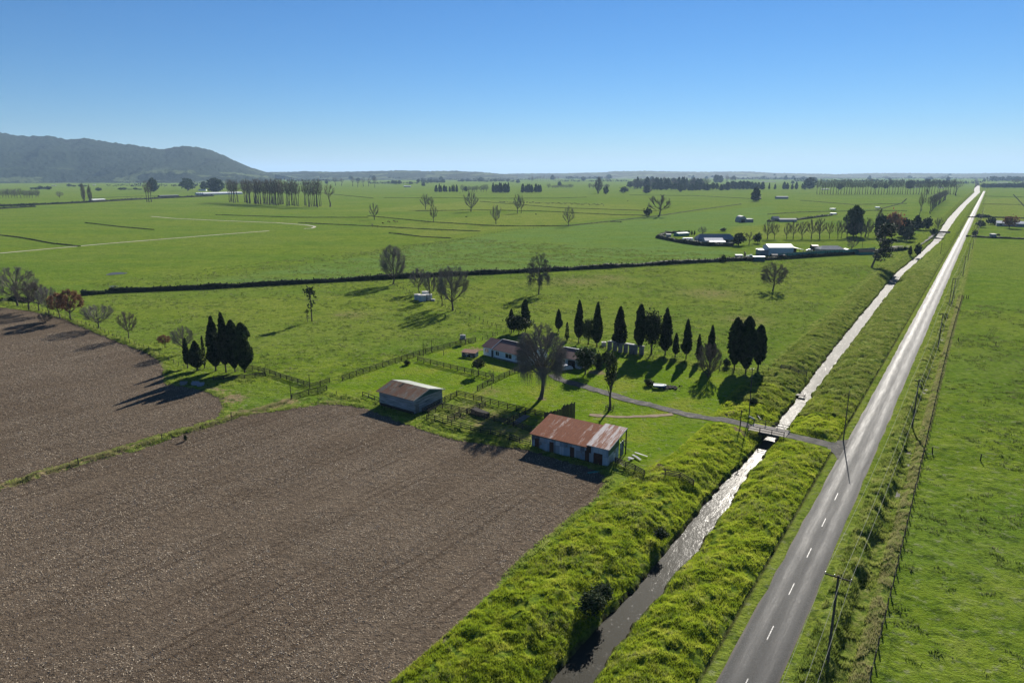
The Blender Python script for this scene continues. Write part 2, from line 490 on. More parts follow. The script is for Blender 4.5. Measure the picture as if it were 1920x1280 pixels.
def terrain(u, v, attrs=False):
    shp = u.shape
    u, v = u.ravel(), v.ravel()
    xy = uv2(u, v)
    x, y = xy[:, 0], xy[:, 1]
    cl, cr = canal(u)
    le = np.interp(u, RB, RBV) + (fbm(u * 0.2, v * 0.2, 3) - 0.5) * 3
    d, d2 = cl - v, v - cr
    nearw = np.clip(1 - (u - 250) / 700, 0.15, 1)
    tn = (fbm(x * 0.45, y * 0.45, 11, 2) - 0.42) * 1.3 + (np.abs(fbm(x * 1.05, y * 1.05, 23, 2) - 0.5)) * 1.1
    # left bank
    dw = d + (fbm(u * 0.9, v * 0.9, 31) - 0.5) * 0.9
    zl = -2.1 + 0.95 * sstep(-0.25, 0.35, dw) + 1.15 * sstep(0.2, 4.4, dw) + 0.4 * sstep(3.0, 5.5, d) * (1 - sstep(6, 11, d))
    rough_l = sstep(0.3, 0.9, dw) * sstep(le - 0.6, le + 0.9, v)
    zl = zl + rough_l * tn * 0.72
    # right bank
    d2w = d2 + (fbm(u * 0.9, v * 0.9, 37) - 0.5) * 0.9
    zr = -2.1 + 0.85 * sstep(-0.25, 0.35, d2w) + 1.3 * sstep(0.2, 4.0, d2w) + 0.4 * sstep(2.5, 5.5, d2) * (1 - sstep(-19.8, -17.9, v))
    rough_r = sstep(0.4, 1.0, d2w) * (1 - sstep(-18.3, -17.8, v + (fbm(u * 0.5, v * 0.5, 41) - 0.5) * 0.9))
    zr = zr + rough_r * tn * 0.66
    zr = zr - 0.3 * np.exp(-((v + 17.62) / 0.22) ** 2) + 0.03
    # right-hand verge and roadside ditch
    dep = np.interp(u, [0, 290, 330, 420, 30000], [1.15, 1.15, 0.5, 0.25, 0.2])
    vg = v + (fbm(u * 0.25, v * 0 + 2, 51) - 0.5) * 1.4
    zv = 0.05 + 0.3 * sstep(-9.8, -8.6, vg) - (dep + 0.3) * sstep(-8.0, -6.4, vg) + (dep - 0.05) * sstep(-5.6, -4.2, vg)
    rough_v = sstep(-9.9, -9.2, vg) * (1 - sstep(-3.9, -3.3, v))
    zv = zv + rough_v * tn * np.where(vg > -6.8, 0.3, 0.6)
    road = (v > -16.25) & (v < -10.85)
    z = np.where(v < (cl + cr) / 2, zl, zr)
    rough = np.where(v < (cl + cr) / 2, rough_l, rough_r)
    inw = (d < 0) & (d2 < 0)
    z = np.where(inw, -2.4, z)
    right = v > -16.3
    z = np.where(right, zv, z)
    rough = np.where(right, rough_v, rough)
    z = np.where(road, -0.06, z)
    rough = np.where(road, 0, rough)
    mud = np.where(right, sstep(-0.95, -1.2, z) * 0.45, np.maximum(sstep(-1.0, -1.45, z), 0.9 * np.exp(-((v + 17.62) / 0.2) ** 2)))
    mud = np.where(road, 0, mud)
    # the drive and its bridge ends
    dd = sdist(x, y, DRIVE, False)
    flat = 1 - sstep(2.3, 4.2, dd)
    flat = np.where(inw | (d < 1.0) & (v < -29.5) & (d > 0) | (d2 < 1.0) & (d2 > 0) & (v < -20), 0, flat)
    z = z * (1 - flat) + 0.05 * flat
    rough = rough * (1 - flat)
    # open pasture
    past = (v > -3.6) | (v < le)
    sf = np.maximum(sdist(x, y, FIELD_NEAR), sdist(x, y, FIELD_LEFT))
    la = sdist(x, y, LAWN)
    fade = np.clip(1 - (np.hypot(x, y) - 140) / 250, 0, 1)
    lump = np.clip(fbm(x * 0.35, y * 0.35, 61, 3) - 0.45, 0, 1) * 0.55 * fade
    lump = lump * (1 - sstep(-0.5, 0.5, sf)) * (1 - 0.8 * sstep(-1, 1, la)) * (1 - flat)
    z = np.where(past, lump, z)
    z = z + np.exp(-((sf + 0.9) / 0.8) ** 2) * (fbm(x * 0.9, y * 0.9, 71, 2) - 0.25) * 0.5 * past * (1 - flat)
    rough = np.where(past, 0.55 * np.exp(-((sf + 1.2) / 1.3) ** 2), rough)
    # rough growth in the stock yards and beside the field fence
    for poly, wdt, a in STRIPS:
        q = np.exp(-(sdist(x, y, poly, False) / wdt) ** 2) * past
        z = z + q * a * (0.3 + tn)
        rough = np.maximum(rough, q)
    if not attrs:
        return z.reshape(shp)
    z = z - np.where(np.hypot(x, y) > 6000, 0.0, 0.0)
    drv = np.minimum(dd - 1.5, sdist(x, y, PATH, False) - 0.8)
    tb = sstep(-6, 6, sdist(x, y, BLUISH)) * (v < -60)
    ty = np.zeros_like(u)
    for q in YELLOW:
        ty = np.maximum(ty, sstep(-5, 5, sdist(x, y, q)))
    past_mid = sstep(5, 25, sdist(x, y, px([(230, 560), (700, 535), (1400, 497), (1640, 490), (1500, 640), (1330, 680), (900, 640), (640, 705), (480, 690), (320, 660)])))
    dry = np.zeros_like(u)
    for c, r in DRY:
        dry = np.maximum(dry, 0.8 * np.exp(-((x - c[0]) ** 2 + (y - c[1]) ** 2) / r ** 2))
    ty = np.maximum(ty * 0.8, past_mid * 0.45)
    dry = np.maximum(dry, np.exp(-(sdist(x, y, STRIPS[2][0], False) / 1.3) ** 2) * 2.2)
    dirt = np.zeros_like(u)
    for c, r in DIRT:
        dirt = np.maximum(dirt, np.exp(-((x - c[0]) ** 2 + (y - c[1]) ** 2) / r ** 2))
    rank = np.where((v > -30) & (v < -17), sstep(150, 175, u), 0) * 0.9 + np.where((v < -30) & (v > -50), sstep(140, 190, u), 0) * 0.65 + np.where((v > -9.5) & (v < -3), 0.75, 0)
    rank = rank * np.clip(1 - (u - 420) / 200, 0, 1)
    dryd = np.where((v > -5.2) & (v < -3.4), 0.2 * np.clip(fbm(u * 0.3, v * 0.3, 81) * 2 - 0.4, 0, 1), 0)
    mown = np.where(((v > -17.5) & (v < -16.2)) | ((v > -10.9) & (v < -9.7)), 1.0, 0.0)
    return z, dict(rough=rough, soil=np.clip(sf, -4, 4), drive=np.clip(drv, -4, 4), mud=mud, blue=tb, yellow=np.maximum(ty, mown * 0.6), dry=np.maximum(dry, dryd), dirt=dirt, lawn=sstep(-2, 2, la),
                   rank=rank)


STRIPS = [(px([(800, 787), (843, 800), (910, 815), (960, 829), (993, 837)])[:, :2], 1.6, 0.7),
          (px([(310, 695), (345, 715), (420, 722), (520, 706)])[:, :2], 1.5, 0.3),
          (px([(0, 916), (107, 882), (230, 845), (338, 813), (433, 785), (545, 752)])[:, :2], 0.9, 0.45),
          (px([(0, 567), (60, 577), (165, 612), (240, 642), (300, 668)])[:, :2], 1.6, 0.5),
          (px([(1040, 634), (1200, 664), (1340, 690), (1460, 697)])[:, :2], 1.6, 0.3),
          (px([(1147, 872), (1210, 893), (1300, 908)])[:, :2], 1.3, 0.5),
          (px([(610, 738), (660, 748), (712, 757)])[:, :2], 1.2, 0.35)]


def graded(a, b, s, gr, cap=1e9):
    out = [a]
    sg = 1 if b > a else -1
    while (out[-1] - b) * sg < 0:
        out.append(out[-1] + sg * s)
        s = min(s * gr, cap)
    return out[1:]


ul = np.r_[graded(36, -500, 0.6, 1.12)[::-1], np.arange(36, 150, 0.36), graded(150, 420, 0.38, 1.008), graded(420, 60000, 2.4, 1.03)]
vl = np.r_[graded(-50, -60000, 0.5, 1.035)[::-1], np.arange(-50, -16.3, 0.34), [-16.25], np.arange(-15.8, -11, 0.9), [-10.85], np.arange(-10.5, 0, 0.3), graded(0, 60000, 0.35, 1.05)]
vl = np.unique(np.round(vl, 3))
UG, VG = np.meshgrid(ul, vl, indexing='ij')
zg, AT = terrain(UG, VG, True)
xyg = uv2(UG.ravel(), VG.ravel())
nu, nv = len(ul), len(vl)
ii = (np.arange(nu - 1)[:, None] * nv + np.arange(nv - 1)[None]).ravel()
quads = np.stack([ii, ii + nv, ii + nv + 1, ii + 1], 1)


FROW = float(np.arctan2(*(g(433, 786) - g(0, 918))[[1, 0]]))         # the way the worked rows run


def ground_mat():
    m, nt, b = new_mat('field_ground', 1.0, 0.0)
    pos = nd(nt, 'NewGeometry').outputs['Position']
    at = lambda n: nd(nt, 'Attribute', attribute_name=n).outputs['Fac']
    big, mid = cnoise(nt, pos, 0.012, 3), cnoise(nt, pos, 0.09, 4, 0.6)
    sm, fine = cnoise(nt, pos, 0.9, 4, 0.65), cnoise(nt, pos, 5.0, 3, 0.7)
    far = cnoise(nt, stretch(nt, pos, (0.25, 1.6, 1)), 0.02, 5, 0.6)
    # pasture
    m2 = cnoise(nt, pos, 0.3, 5, 0.72)
    pm_ = mth(nt, 'ADD', mth(nt, 'MULTIPLY', mid, 0.4), mth(nt, 'MULTIPLY', m2, 0.6))
    c = ramp(nt, pm_, [(0.1, (0.056, 0.098, 0.008)), (0.38, (0.098, 0.153, 0.013)), (0.6, (0.140, 0.192, 0.020)), (0.85, (0.20, 0.235, 0.045))])
    c = mix(nt, ramp(nt, far, [(0.38, 0.0), (0.62, 0.55)]), c, (0.080, 0.150, 0.018))
    c = mix(nt, ramp(nt, big, [(0.4, 0.0), (0.65, 0.4)]), c, (0.148, 0.186, 0.03))
    c = mix(nt, mth(nt, 'MULTIPLY', at('blue'), ramp(nt, cnoise(nt, stretch(nt, pos, (0.3, 1, 1)), 0.06, 4), [(0.3, 0.3), (0.7, 0.95)])), c, (0.112, 0.188, 0.046))
    c = mix(nt, mth(nt, 'MULTIPLY', at('yellow'), ramp(nt, mid, [(0.3, 0.35), (0.7, 1.0)])), c, (0.175, 0.205, 0.036))
    c = mix(nt, at('lawn'), c, ramp(nt, mid, [(0.2, (0.092, 0.160, 0.010)), (0.5, (0.122, 0.19, 0.013)), (0.8, (0.17, 0.205, 0.026))]))
    dash = cnoise(nt, stretch(nt, pos, (0.45, 1.0, 1)), 0.16, 5, 0.7, 0, 2.4)
    c = mix(nt, mth(nt, 'MULTIPLY', ramp(nt, dash, [(0.62, 0.0), (0.88, 0.6)]), mth(nt, 'SUBTRACT', 1.0, at('lawn'))), c, (0.055, 0.098, 0.012))
    c = mix(nt, ramp(nt, dash, [(0.1, 0.5), (0.34, 0.0)]), c, (0.175, 0.215, 0.05))
    # tussocks
    rk = ramp(nt, sm, [(0.3, (0.078, 0.125, 0.014)), (0.5, (0.12, 0.17, 0.018)), (0.7, (0.175, 0.205, 0.026))])
    rk2 = ramp(nt, sm, [(0.3, (0.085, 0.128, 0.022)), (0.5, (0.14, 0.18, 0.036)), (0.72, (0.205, 0.225, 0.07))])
    c = mix(nt, at('rough'), c, mix(nt, at('rank'), rk, rk2))
    # pale weedy specks, then dark spots painted in as tussock shadows
    c = mix(nt, ramp(nt, sm, [(0.68, 0.0), (0.9, 0.35)]), c, (0.16, 0.17, 0.10))
    c = mix(nt, ramp(nt, sm, [(0.22, 0.6), (0.42, 0.0)]), c, (0.035, 0.062, 0.014))
    c = mix(nt, mth(nt, 'MULTIPLY', at('dry'), ramp(nt, sm, [(0.35, 0.2), (0.6, 1.0)])), c, (0.21, 0.165, 0.085))
    dn = mth(nt, 'ADD', at('dirt'), mth(nt, 'MULTIPLY', mth(nt, 'SUBTRACT', sm, 0.5), 1.1))
    c = mix(nt, ramp(nt, dn, [(0.45, 0.0), (0.75, 0.85)]), c, ramp(nt, fine, [(0.3, (0.13, 0.09, 0.055)), (0.7, (0.25, 0.19, 0.12))]))
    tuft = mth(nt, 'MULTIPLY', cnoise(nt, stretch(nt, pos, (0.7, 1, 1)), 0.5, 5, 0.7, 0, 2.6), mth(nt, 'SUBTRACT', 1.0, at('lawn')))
    c = mix(nt, ramp(nt, tuft, [(0.60, 0.0), (0.82, 0.75)]), c, (0.040, 0.068, 0.012))  # dark blotches put the shade of grass tussocks into the colour
    pale = cnoise(nt, pos, 0.7, 4, 0.7, 0, 2.6)
    c = mix(nt, mth(nt, 'MULTIPLY', ramp(nt, pale, [(0.66, 0.0), (0.92, 0.6)]), mth(nt, 'SUBTRACT', 1.0, at('rough'))), c, (0.19, 0.20, 0.115))
    # worked soil with straw
    rot = nd(nt, 'Mapping', {'Vector': pos, 'Rotation': (0, 0, -FROW)}).outputs[0]
    rows = cnoise(nt, stretch(nt, rot, (0.06, 0.9, 1)), 1.0, 4, 0.6)
    cl1 = cnoise(nt, pos, 2.6, 5, 0.75)
    vor = nd(nt, 'TexVoronoi', {'Vector': stretch(nt, pos, (1, 1, 1)), 'Scale': 3.4, 'Randomness': 1.0})
    fleck = mth(nt, 'MULTIPLY', ramp(nt, vor.outputs['Distance'], [(0.16, 1.0), (0.32, 0.0)]), ramp(nt, nd(nt, 'SeparateColor', {0: vor.outputs['Color']}).outputs[0], [(0.45, 0.0), (0.6, 1.0)]))
    s = ramp(nt, mth(nt, 'ADD', mth(nt, 'MULTIPLY', rows, 0.36), mth(nt, 'MULTIPLY', cl1, 0.64)), [(0.2, (0.058, 0.044, 0.031)), (0.5, (0.106, 0.083, 0.061)), (0.8, (0.165, 0.133, 0.100))])
    s = mix(nt, ramp(nt, mid, [(0.35, 0.0), (0.7, 0.45)]), s, (0.135, 0.105, 0.076))
    s = mix(nt, ramp(nt, cnoise(nt, stretch(nt, rot, (0.25, 1, 1)), 0.045, 4, 0.6), [(0.3, 0.0), (0.75, 0.45)]), s, (0.060, 0.044, 0.031))
    s = mix(nt, mth(nt, 'MULTIPLY', fleck, 0.75), s, (0.36, 0.29, 0.21))
    acr = nd(nt, 'SeparateXYZ', {0: nd(nt, 'Mapping', {'Vector': pos, 'Rotation': (0, 0, -FROW)}).outputs[0]}).outputs[1]
    acr = mth(nt, 'ADD', acr, mth(nt, 'MULTIPLY', mth(nt, 'SUBTRACT', cnoise(nt, pos, 0.03, 2), 0.5), 1.2))
    ph = mth(nt, 'ABSOLUTE', mth(nt, 'SUBTRACT', mth(nt, 'FRACT', mth(nt, 'DIVIDE', acr, 9.0)), 0.5))
    wl = mth(nt, 'MULTIPLY', ramp(nt, mth(nt, 'ABSOLUTE', mth(nt, 'SUBTRACT', ph, 0.11)), [(0.012, 1.0), (0.035, 0.0)]), ramp(nt, cnoise(nt, pos, 0.05, 3), [(0.25, 0.1), (0.7, 0.6)]))
    s = mix(nt, wl, s, (0.052, 0.038, 0.027))
    edge = mth(nt, 'ADD', at('soil'), mth(nt, 'MULTIPLY', mth(nt, 'SUBTRACT', sm, 0.5), 1.6))
    c = mix(nt, ramp(nt, edge, [(0.0, 0.0), (0.25, 1.0)]), c, s)
    # mud of the banks
    c = mix(nt, at('mud'), c, ramp(nt, sm, [(0.3, (0.020, 0.016, 0.011)), (0.55, (0.055, 0.042, 0.028)), (0.75, (0.06, 0.07, 0.02))]))
    nt.links.new(c, b.inputs['Base Color'])
    hgt = mth(nt, 'ADD', mth(nt, 'MULTIPLY', sm, 0.6), mth(nt, 'MULTIPLY', fine, 0.22))
    hgt = mth(nt, 'ADD', hgt, mth(nt, 'MULTIPLY', cl1, mth(nt, 'MULTIPLY', at('soil'), 0.08)))
    nt.links.new(nd(nt, 'Bump', {'Height': hgt, 'Strength': 0.85, 'Distance': 0.55}).outputs[0], b.inputs['Normal'])
    return m


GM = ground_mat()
fu = (UG[:-1, :-1] + UG[1:, 1:]).ravel() / 2
fv = (VG[:-1, :-1] + VG[1:, 1:]).ravel() / 2
fxy = uv2(fu, fv)
near_in = sdist(fxy[:, 0], fxy[:, 1], FIELD_NEAR) > 0
left_in = (sdist(fxy[:, 0], fxy[:, 1], FIELD_LEFT) > 0) & ~near_in
verts_all = np.c_[xyg, zg]


def terrain_piece(name, mask, label):
    q = quads[mask]
    used, inv = np.unique(q, return_inverse=True)
    mb = MB().add(verts_all[used], inv.reshape(-1, 4))
    o = mb.build(name, GM, None, True)
    for k, a in AT.items():
        at = o.data.attributes.new(k, 'FLOAT', 'POINT')
        at.data.foreach_set('value', a[used].astype(np.float32))
    return struct(o, label)


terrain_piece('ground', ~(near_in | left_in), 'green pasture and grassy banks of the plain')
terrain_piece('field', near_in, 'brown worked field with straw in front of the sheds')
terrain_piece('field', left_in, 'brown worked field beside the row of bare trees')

# ------------------------------------------------------------------ road, drive, tracks, water
def strip(name, cl, wid, mat, z, sub=1, zfun=None, edge=0.0, seed=0):
    "a flat strip along a centre line"
    c = np.asarray(cl, float)[:, :2]
    seg = np.r_[0, np.cumsum(np.hypot(*np.diff(c, axis=0).T))]
    n = max(len(c), int(seg[-1] / sub) + 1)
    t = np.linspace(0, seg[-1], n)
    p = np.c_[np.interp(t, seg, c[:, 0]), np.interp(t, seg, c[:, 1])]
    d = np.gradient(p, axis=0)
    d /= np.linalg.norm(d, axis=1, keepdims=True)
    nn = np.c_[-d[:, 1], d[:, 0]]
    rows = []
    for k in np.linspace(-1, 1, 5):
        jig = (fbm(t * 0.5, t * 0 + k * 9, seed, 2) - 0.5) * edge * (abs(k) == 1)
        rows.append(np.c_[p + nn * (k * wid / 2 + jig * np.sign(k))[:, None] if edge else p + nn * (k * wid / 2), np.full(n, z)])
    v = np.stack(rows, 1).reshape(-1, 3)
    i = (np.arange(n - 1)[:, None] * 5 + np.arange(4)[None]).ravel()
    mb = MB().add(v, np.stack([i + 1, i + 6, i + 5, i], 1)[:, ::-1])
    o = mb.build(name, mat, None, False)
    return o


def road_mat():
    m, nt, b = new_mat('chip_seal', 0.7, 0.11)
    pos = nd(nt, 'NewGeometry').outputs['Position']
    rot = nd(nt, 'Mapping', {'Vector': pos, 'Rotation': (0, 0, TH)}).outputs[0]      # x across the road, y along it
    acr = mth(nt, 'ADD', nd(nt, 'SeparateXYZ', {0: rot}).outputs[0], 13.55)
    wob = mth(nt, 'MULTIPLY', mth(nt, 'SUBTRACT', cnoise(nt, stretch(nt, rot, (0.3, 0.04, 1)), 1, 3), 0.5), 0.25)
    a = mth(nt, 'ADD', acr, wob)
    tr = mth(nt, 'ABSOLUTE', mth(nt, 'SUBTRACT', mth(nt, 'ABSOLUTE', a), 1.2))        # distance to the middle of a lane
    tracks = ramp(nt, tr, [(0.2, 1.0), (0.9, 0.0)])
    st = cnoise(nt, stretch(nt, rot, (2.2, 0.11, 1)), 1.0, 6, 0.75)
    gr, sp = cnoise(nt, pos, 4.5, 5, 0.85, 0, 2.4), cnoise(nt, pos, 0.35, 4, 0.6)
    k = mth(nt, 'ADD', mth(nt, 'MULTIPLY', st, 0.35), mth(nt, 'MULTIPLY', gr, 0.65))
    c = ramp(nt, k, [(0.2, (0.022, 0.022, 0.021)), (0.5, (0.042, 0.042, 0.040)), (0.8, (0.105, 0.103, 0.098))])
    pt = ramp(nt, cnoise(nt, stretch(nt, rot, (0.5, 0.05, 1)), 1.0, 4, 0.7), [(0.62, 0.0), (0.72, 0.55)])
    c = mix(nt, pt, c, (0.028, 0.028, 0.028))
    c = mix(nt, mth(nt, 'MULTIPLY', tracks, 0.4), c, (0.030, 0.030, 0.031))
    c = mix(nt, ramp(nt, mth(nt, 'DIVIDE', mth(nt, 'ABSOLUTE', a), 2.8), [(0.84, 0.0), (0.98, 0.8)]), c, (0.10, 0.082, 0.066))
    nt.links.new(c, b.inputs['Base Color'])
    r = mth(nt, 'SUBTRACT', mth(nt, 'MULTIPLY', st, 0.22), mth(nt, 'MULTIPLY', tracks, 0.12))
    r = mth(nt, 'ADD', r, mth(nt, 'MULTIPLY', mth(nt, 'SUBTRACT', gr, 0.5), 0.22))
    nt.links.new(mth(nt, 'ADD', r, 0.66), b.inputs['Roughness'])
    nt.links.new(nd(nt, 'Bump', {'Height': gr, 'Strength': 0.5, 'Distance': 0.03}).outputs[0], b.inputs['Normal'])
    return m


RU = np.r_[np.arange(-200, 400, 4), np.geomspace(400, 2430, 60)]
RM = MB()
rows = []
for v, z in ((-16.3, 0.0), (-16.05, 0.075), (-13.55, 0.13), (-11.05, 0.075), (-10.8, 0.0)):
    jig = (fbm(RU * 0.4, RU * 0 + v, 77, 3) - 0.5) * (0.9 if v in (-16.3, -10.8) else 0.7 if z < 0.1 else 0)
    rows.append(np.c_[uv2(RU, v + jig), np.full(len(RU), z)])
v = np.stack(rows, 1).reshape(-1, 3)
i = (np.arange(len(RU) - 1)[:, None] * 5 + np.arange(4)[None]).ravel()
RM.add(v, np.stack([i, i + 5, i + 6, i + 1], 1)[:, ::-1])
struct(RM.build('road', road_mat(), None, True), 'straight grey sealed road running to the horizon')
MK = MB()
pm, pnt, pb = new_mat('road_paint', 0.6, 0.3)
pn = noise(pnt, nd(pnt, 'NewGeometry').outputs['Position'], 4, 4, 0.7)
pnt.links.new(ramp(pnt, pn, [(0.40, (0.07, 0.07, 0.07)), (0.58, (0.40, 0.39, 0.37))]), pb.inputs['Base Color'])
for k in range(-3, 6):
    u0 = 59.6 + 10.05 * k
    MK.add([P(u0, -13.69, 0.141), P(u0, -13.59, 0.141), P(u0 + 2.9, -13.59, 0.141), P(u0 + 2.9, -13.69, 0.141)], [[0, 1, 2, 3]])
struct(MK.build('road_markings', pm), 'dashed white centre line')

m_, nt_, b_ = new_mat('gravel_drive', 0.9, 0.05)
ps = nd(nt_, 'NewGeometry').outputs['Position']
n_ = mth(nt_, 'ADD', mth(nt_, 'MULTIPLY', noise(nt_, ps, 0.5, 4, 0.6), 0.6), mth(nt_, 'MULTIPLY', noise(nt_, ps, 5, 3, 0.7), 0.4))
nt_.links.new(ramp(nt_, n_, [(0.38, (0.040, 0.042, 0.036)), (0.52, (0.075, 0.072, 0.066)), (0.66, (0.17, 0.155, 0.125))]), b_.inputs['Base Color'])
M['gravel'] = m_
dr = DRIVE.copy()
struct(strip('driveway', np.r_[dr[:9], [uv2(135.0, -33.2)]], 2.7, M['gravel'], 0.09, 0.7, edge=0.9, seed=3), 'gravel drive curving from the bridge to the house')
struct(strip('driveway', [uv2(134.6, -27.2), uv2(134.3, -22), uv2(133.8, -19), uv2(133.2, -16.0)], 3.0, M['gravel'], 0.09, 0.5, edge=0.7, seed=5), 'gravel drive between the bridge and the road')
# the flared mouth where the drive meets the road
fl = MB().add([P(131.6, -18.6, .094), P(136, -18.6, .094), P(138.8, -16.05, .094), P(127.0, -16.05, .094), P(129.8, -17.2, .094)], [[4, 3, 2, 1, 0]]).build('driveway', M['gravel'])
struct(fl, 'flared gravel mouth of the drive at the road edge')
struct(strip('path', PATH, 1.3, M['dirt'], 0.085, 0.6, edge=0.9, seed=9), 'worn pale dirt track off the drive')
M['track'] = simple('pale_track', (0.32, 0.29, 0.23), (0.45, 0.42, 0.35), 0.05, 0.95, 0.1)
for k, pts in enumerate([[(-60, 481), (0, 475), (100, 466), (200, 457), (300, 449), (400, 441), (505, 433)], [(283, 406), (330, 410), (420, 414), (520, 418), (575, 422), (592, 425), (585, 428), (570, 429)],
                         [(230, 372), (330, 369), (400, 366)]]):
    struct(strip('farm_track', px(pts), 2.6, M['track'], 0.12, 8), 'pale farm race across the far pasture')
struct(strip('farm_track', px([(1640, 470), (1680, 462), (1715, 462), (1740, 446), (1752, 436)]), 4.5, M['gravel'], 0.12, 4), 'gravel farm drive by the far bridge')


def water_mat():
    m, nt, b = new_mat('canal_water', 0.72, 0.17, (0.020, 0.018, 0.011))
    b.inputs['Coat Weight'].default_value = 0.03
    b.inputs['Coat Roughness'].default_value = 0.16
    b.inputs['Coat IOR'].default_value = 1.33
    b.inputs['IOR'].default_value = 1.33
    pos = nd(nt, 'NewGeometry').outputs['Position']
    rot = nd(nt, 'Mapping', {'Vector': pos, 'Rotation': (0, 0, TH)}).outputs[0]
    n1 = noise(nt, stretch(nt, rot, (1, 0.45, 1)), 1.1, 3, 0.6, 0.4)
    n2 = noise(nt, pos, 5.0, 2, 0.6)
    cal = noise(nt, stretch(nt, rot, (0.4, 0.12, 1)), 0.35, 2)
    spk = ramp(nt, cnoise(nt, stretch(nt, rot, (1, 0.6, 1)), 2.0, 3, 0.7), [(0.72, 0.72), (0.95, 0.40)])
    nt.links.new(spk, b.inputs['Roughness'])
    h = mth(nt, 'MULTIPLY', mth(nt, 'ADD', n1, mth(nt, 'MULTIPLY', n2, 0.35)), ramp(nt, cal, [(0.35, 0.25), (0.65, 1.0)]))
    bp = nd(nt, 'Bump', {'Height': h, 'Strength': 0.35, 'Distance': 0.25}).outputs[0]
    nt.links.new(bp, b.inputs['Normal'])
    nt.links.new(bp, b.inputs['Coat Normal'])
    return m


WU = np.r_[np.arange(-200, 420, 3), np.geomspace(420, 3600, 60)]
a_, b2_ = canal(WU)
wb = MB()
vv = np.stack([np.c_[uv2(WU, a_ - 0.9), np.full(len(WU), WATER_Z)], np.c_[uv2(WU, b2_ + 0.9), np.full(len(WU), WATER_Z)]], 1).reshape(-1, 3)
i = np.arange(len(WU) - 1) * 2
wb.add(vv, np.stack([i, i + 1, i + 3, i + 2], 1))
WM = water_mat()
struct(wb.build('water', WM), 'canal water beside the road, bright towards the horizon')
wb = MB()
WU = np.arange(100, 300, 2.0)
vv = np.stack([np.c_[uv2(WU, WU * 0 - 7.4), np.full(len(WU), -1.12)], np.c_[uv2(WU, WU * 0 - 4.9), np.full(len(WU), -1.12)]], 1).reshape(-1, 3)
i = np.arange(len(WU) - 1) * 2
wb.add(vv, np.stack([i, i + 1, i + 3, i + 2], 1))
struct(wb.build('water', WM), 'shallow water in the roadside ditch')
PU = MB()
for cx_, cy_, w_, l_ in ((218, 513, 9, 5), (213, 537, 4, 1.5)):
    c = g(cx_, cy_)
    a = np.linspace(0, 2 * math.pi, 22, endpoint=False)
    r = 1 + 0.3 * np.sin(a * 3 + 1) * 0.5
    PU.add(np.c_[c[0] + np.cos(a) * r * w_ / 2, c[1] + np.sin(a) * r * l_, np.full(22, 0.06)], [list(range(22))])
M['puddle'] = new_mat('puddle_water', 0.5, 0.4, (0.03, 0.03, 0.025))[0]
struct(PU.build('puddle', M['puddle']), 'puddle of standing water in the far pasture')

# ------------------------------------------------------------------ hills and far plain
def hills(ridge, dist0, dist1, label, rough=1.0):
    ridge = np.array(ridge)
    xs = np.linspace(ridge[0, 0], ridge[-1, 0], 330)
    ry = np.interp(xs, ridge[:, 0], ridge[:, 1])
    ds = np.linspace(0, 1, 60)
    X, D = np.meshgrid(xs, ds, indexing='ij')
    R = np.interp(xs, ridge[:, 0], ridge[:, 1])[:, None]
    dep = dist0 + (dist1 - dist0) * D
    az = (X - 960) / F / CP
    hr = H + (YH - R) / F / CP * dist1 * 1.0
    hr = np.maximum(hr, 4)
    x, y = az * dep, dep
    prof = sstep(0, 1, D) * 0.55 + 0.45 * D ** 1.4
    nz = fbm(x * 0.0022, y * 0.0022, 5, 4) - 0.5
    gul = np.abs(fbm(x * 0.0035 + nz, y * 0.0009, 8, 3) - 0.5)
    tr = fbm(x * 0.05, y * 0.05, 9, 3)
    z = hr * np.clip(prof + nz * 0.35 * (D * (1 - D)) * 3 - gul * 1.5 * D * (1 - D) * 2, 0, 1.02)
    z = z + (tr - 0.5) * 18 * rough * sstep(0.03, 0.2, D) * sstep(0, 60, hr)
    xs2, ys2 = np.c_[x, x[:, -1:]], np.c_[y, y[:, -1:] + 900]
    z2 = np.c_[z - 8 * (1 - sstep(0, .06, D)), np.full((len(xs), 1), -20.0)]
    nx, ny = z2.shape
    mb = MB()
    i = (np.arange(nx - 1)[:, None] * ny + np.arange(ny - 1)[None]).ravel()
    mb.add(np.stack([xs2, ys2, z2], 2).reshape(-1, 3), np.stack([i, i + ny, i + ny + 1, i + 1], 1))
    m, nt, b = new_mat('forest_hill', 0.95, 0.05)
    pos = nd(nt, 'NewGeometry').outputs['Position']
    n1, n2 = noise(nt, pos, 0.004, 4), noise(nt, pos, 0.05, 5, 0.7)
    c = ramp(nt, n2, [(0.3, (0.004, 0.010, 0.006)), (0.55, (0.012, 0.024, 0.012)), (0.72, (0.032, 0.046, 0.020))])
    hz = nd(nt, 'SeparateXYZ', {0: pos}).outputs[2]
    pad = mth(nt, 'MULTIPLY', ramp(nt, n1, [(0.53, 0.0), (0.57, 1.0)]), ramp(nt, mth(nt, 'DIVIDE', hz, 120.0), [(0.45, 1.0), (0.75, 0.0)]))
    c = mix(nt, mth(nt, 'MULTIPLY', pad, 0.8), c, (0.085, 0.115, 0.04))
    nt.links.new(c, b.inputs['Base Color'])
    nt.links.new(nd(nt, 'Bump', {'Height': n2, 'Strength': 1.0, 'Distance': 22.0}).outputs[0], b.inputs['Normal'])
    struct(mb.build('hills', m, None, True), label)


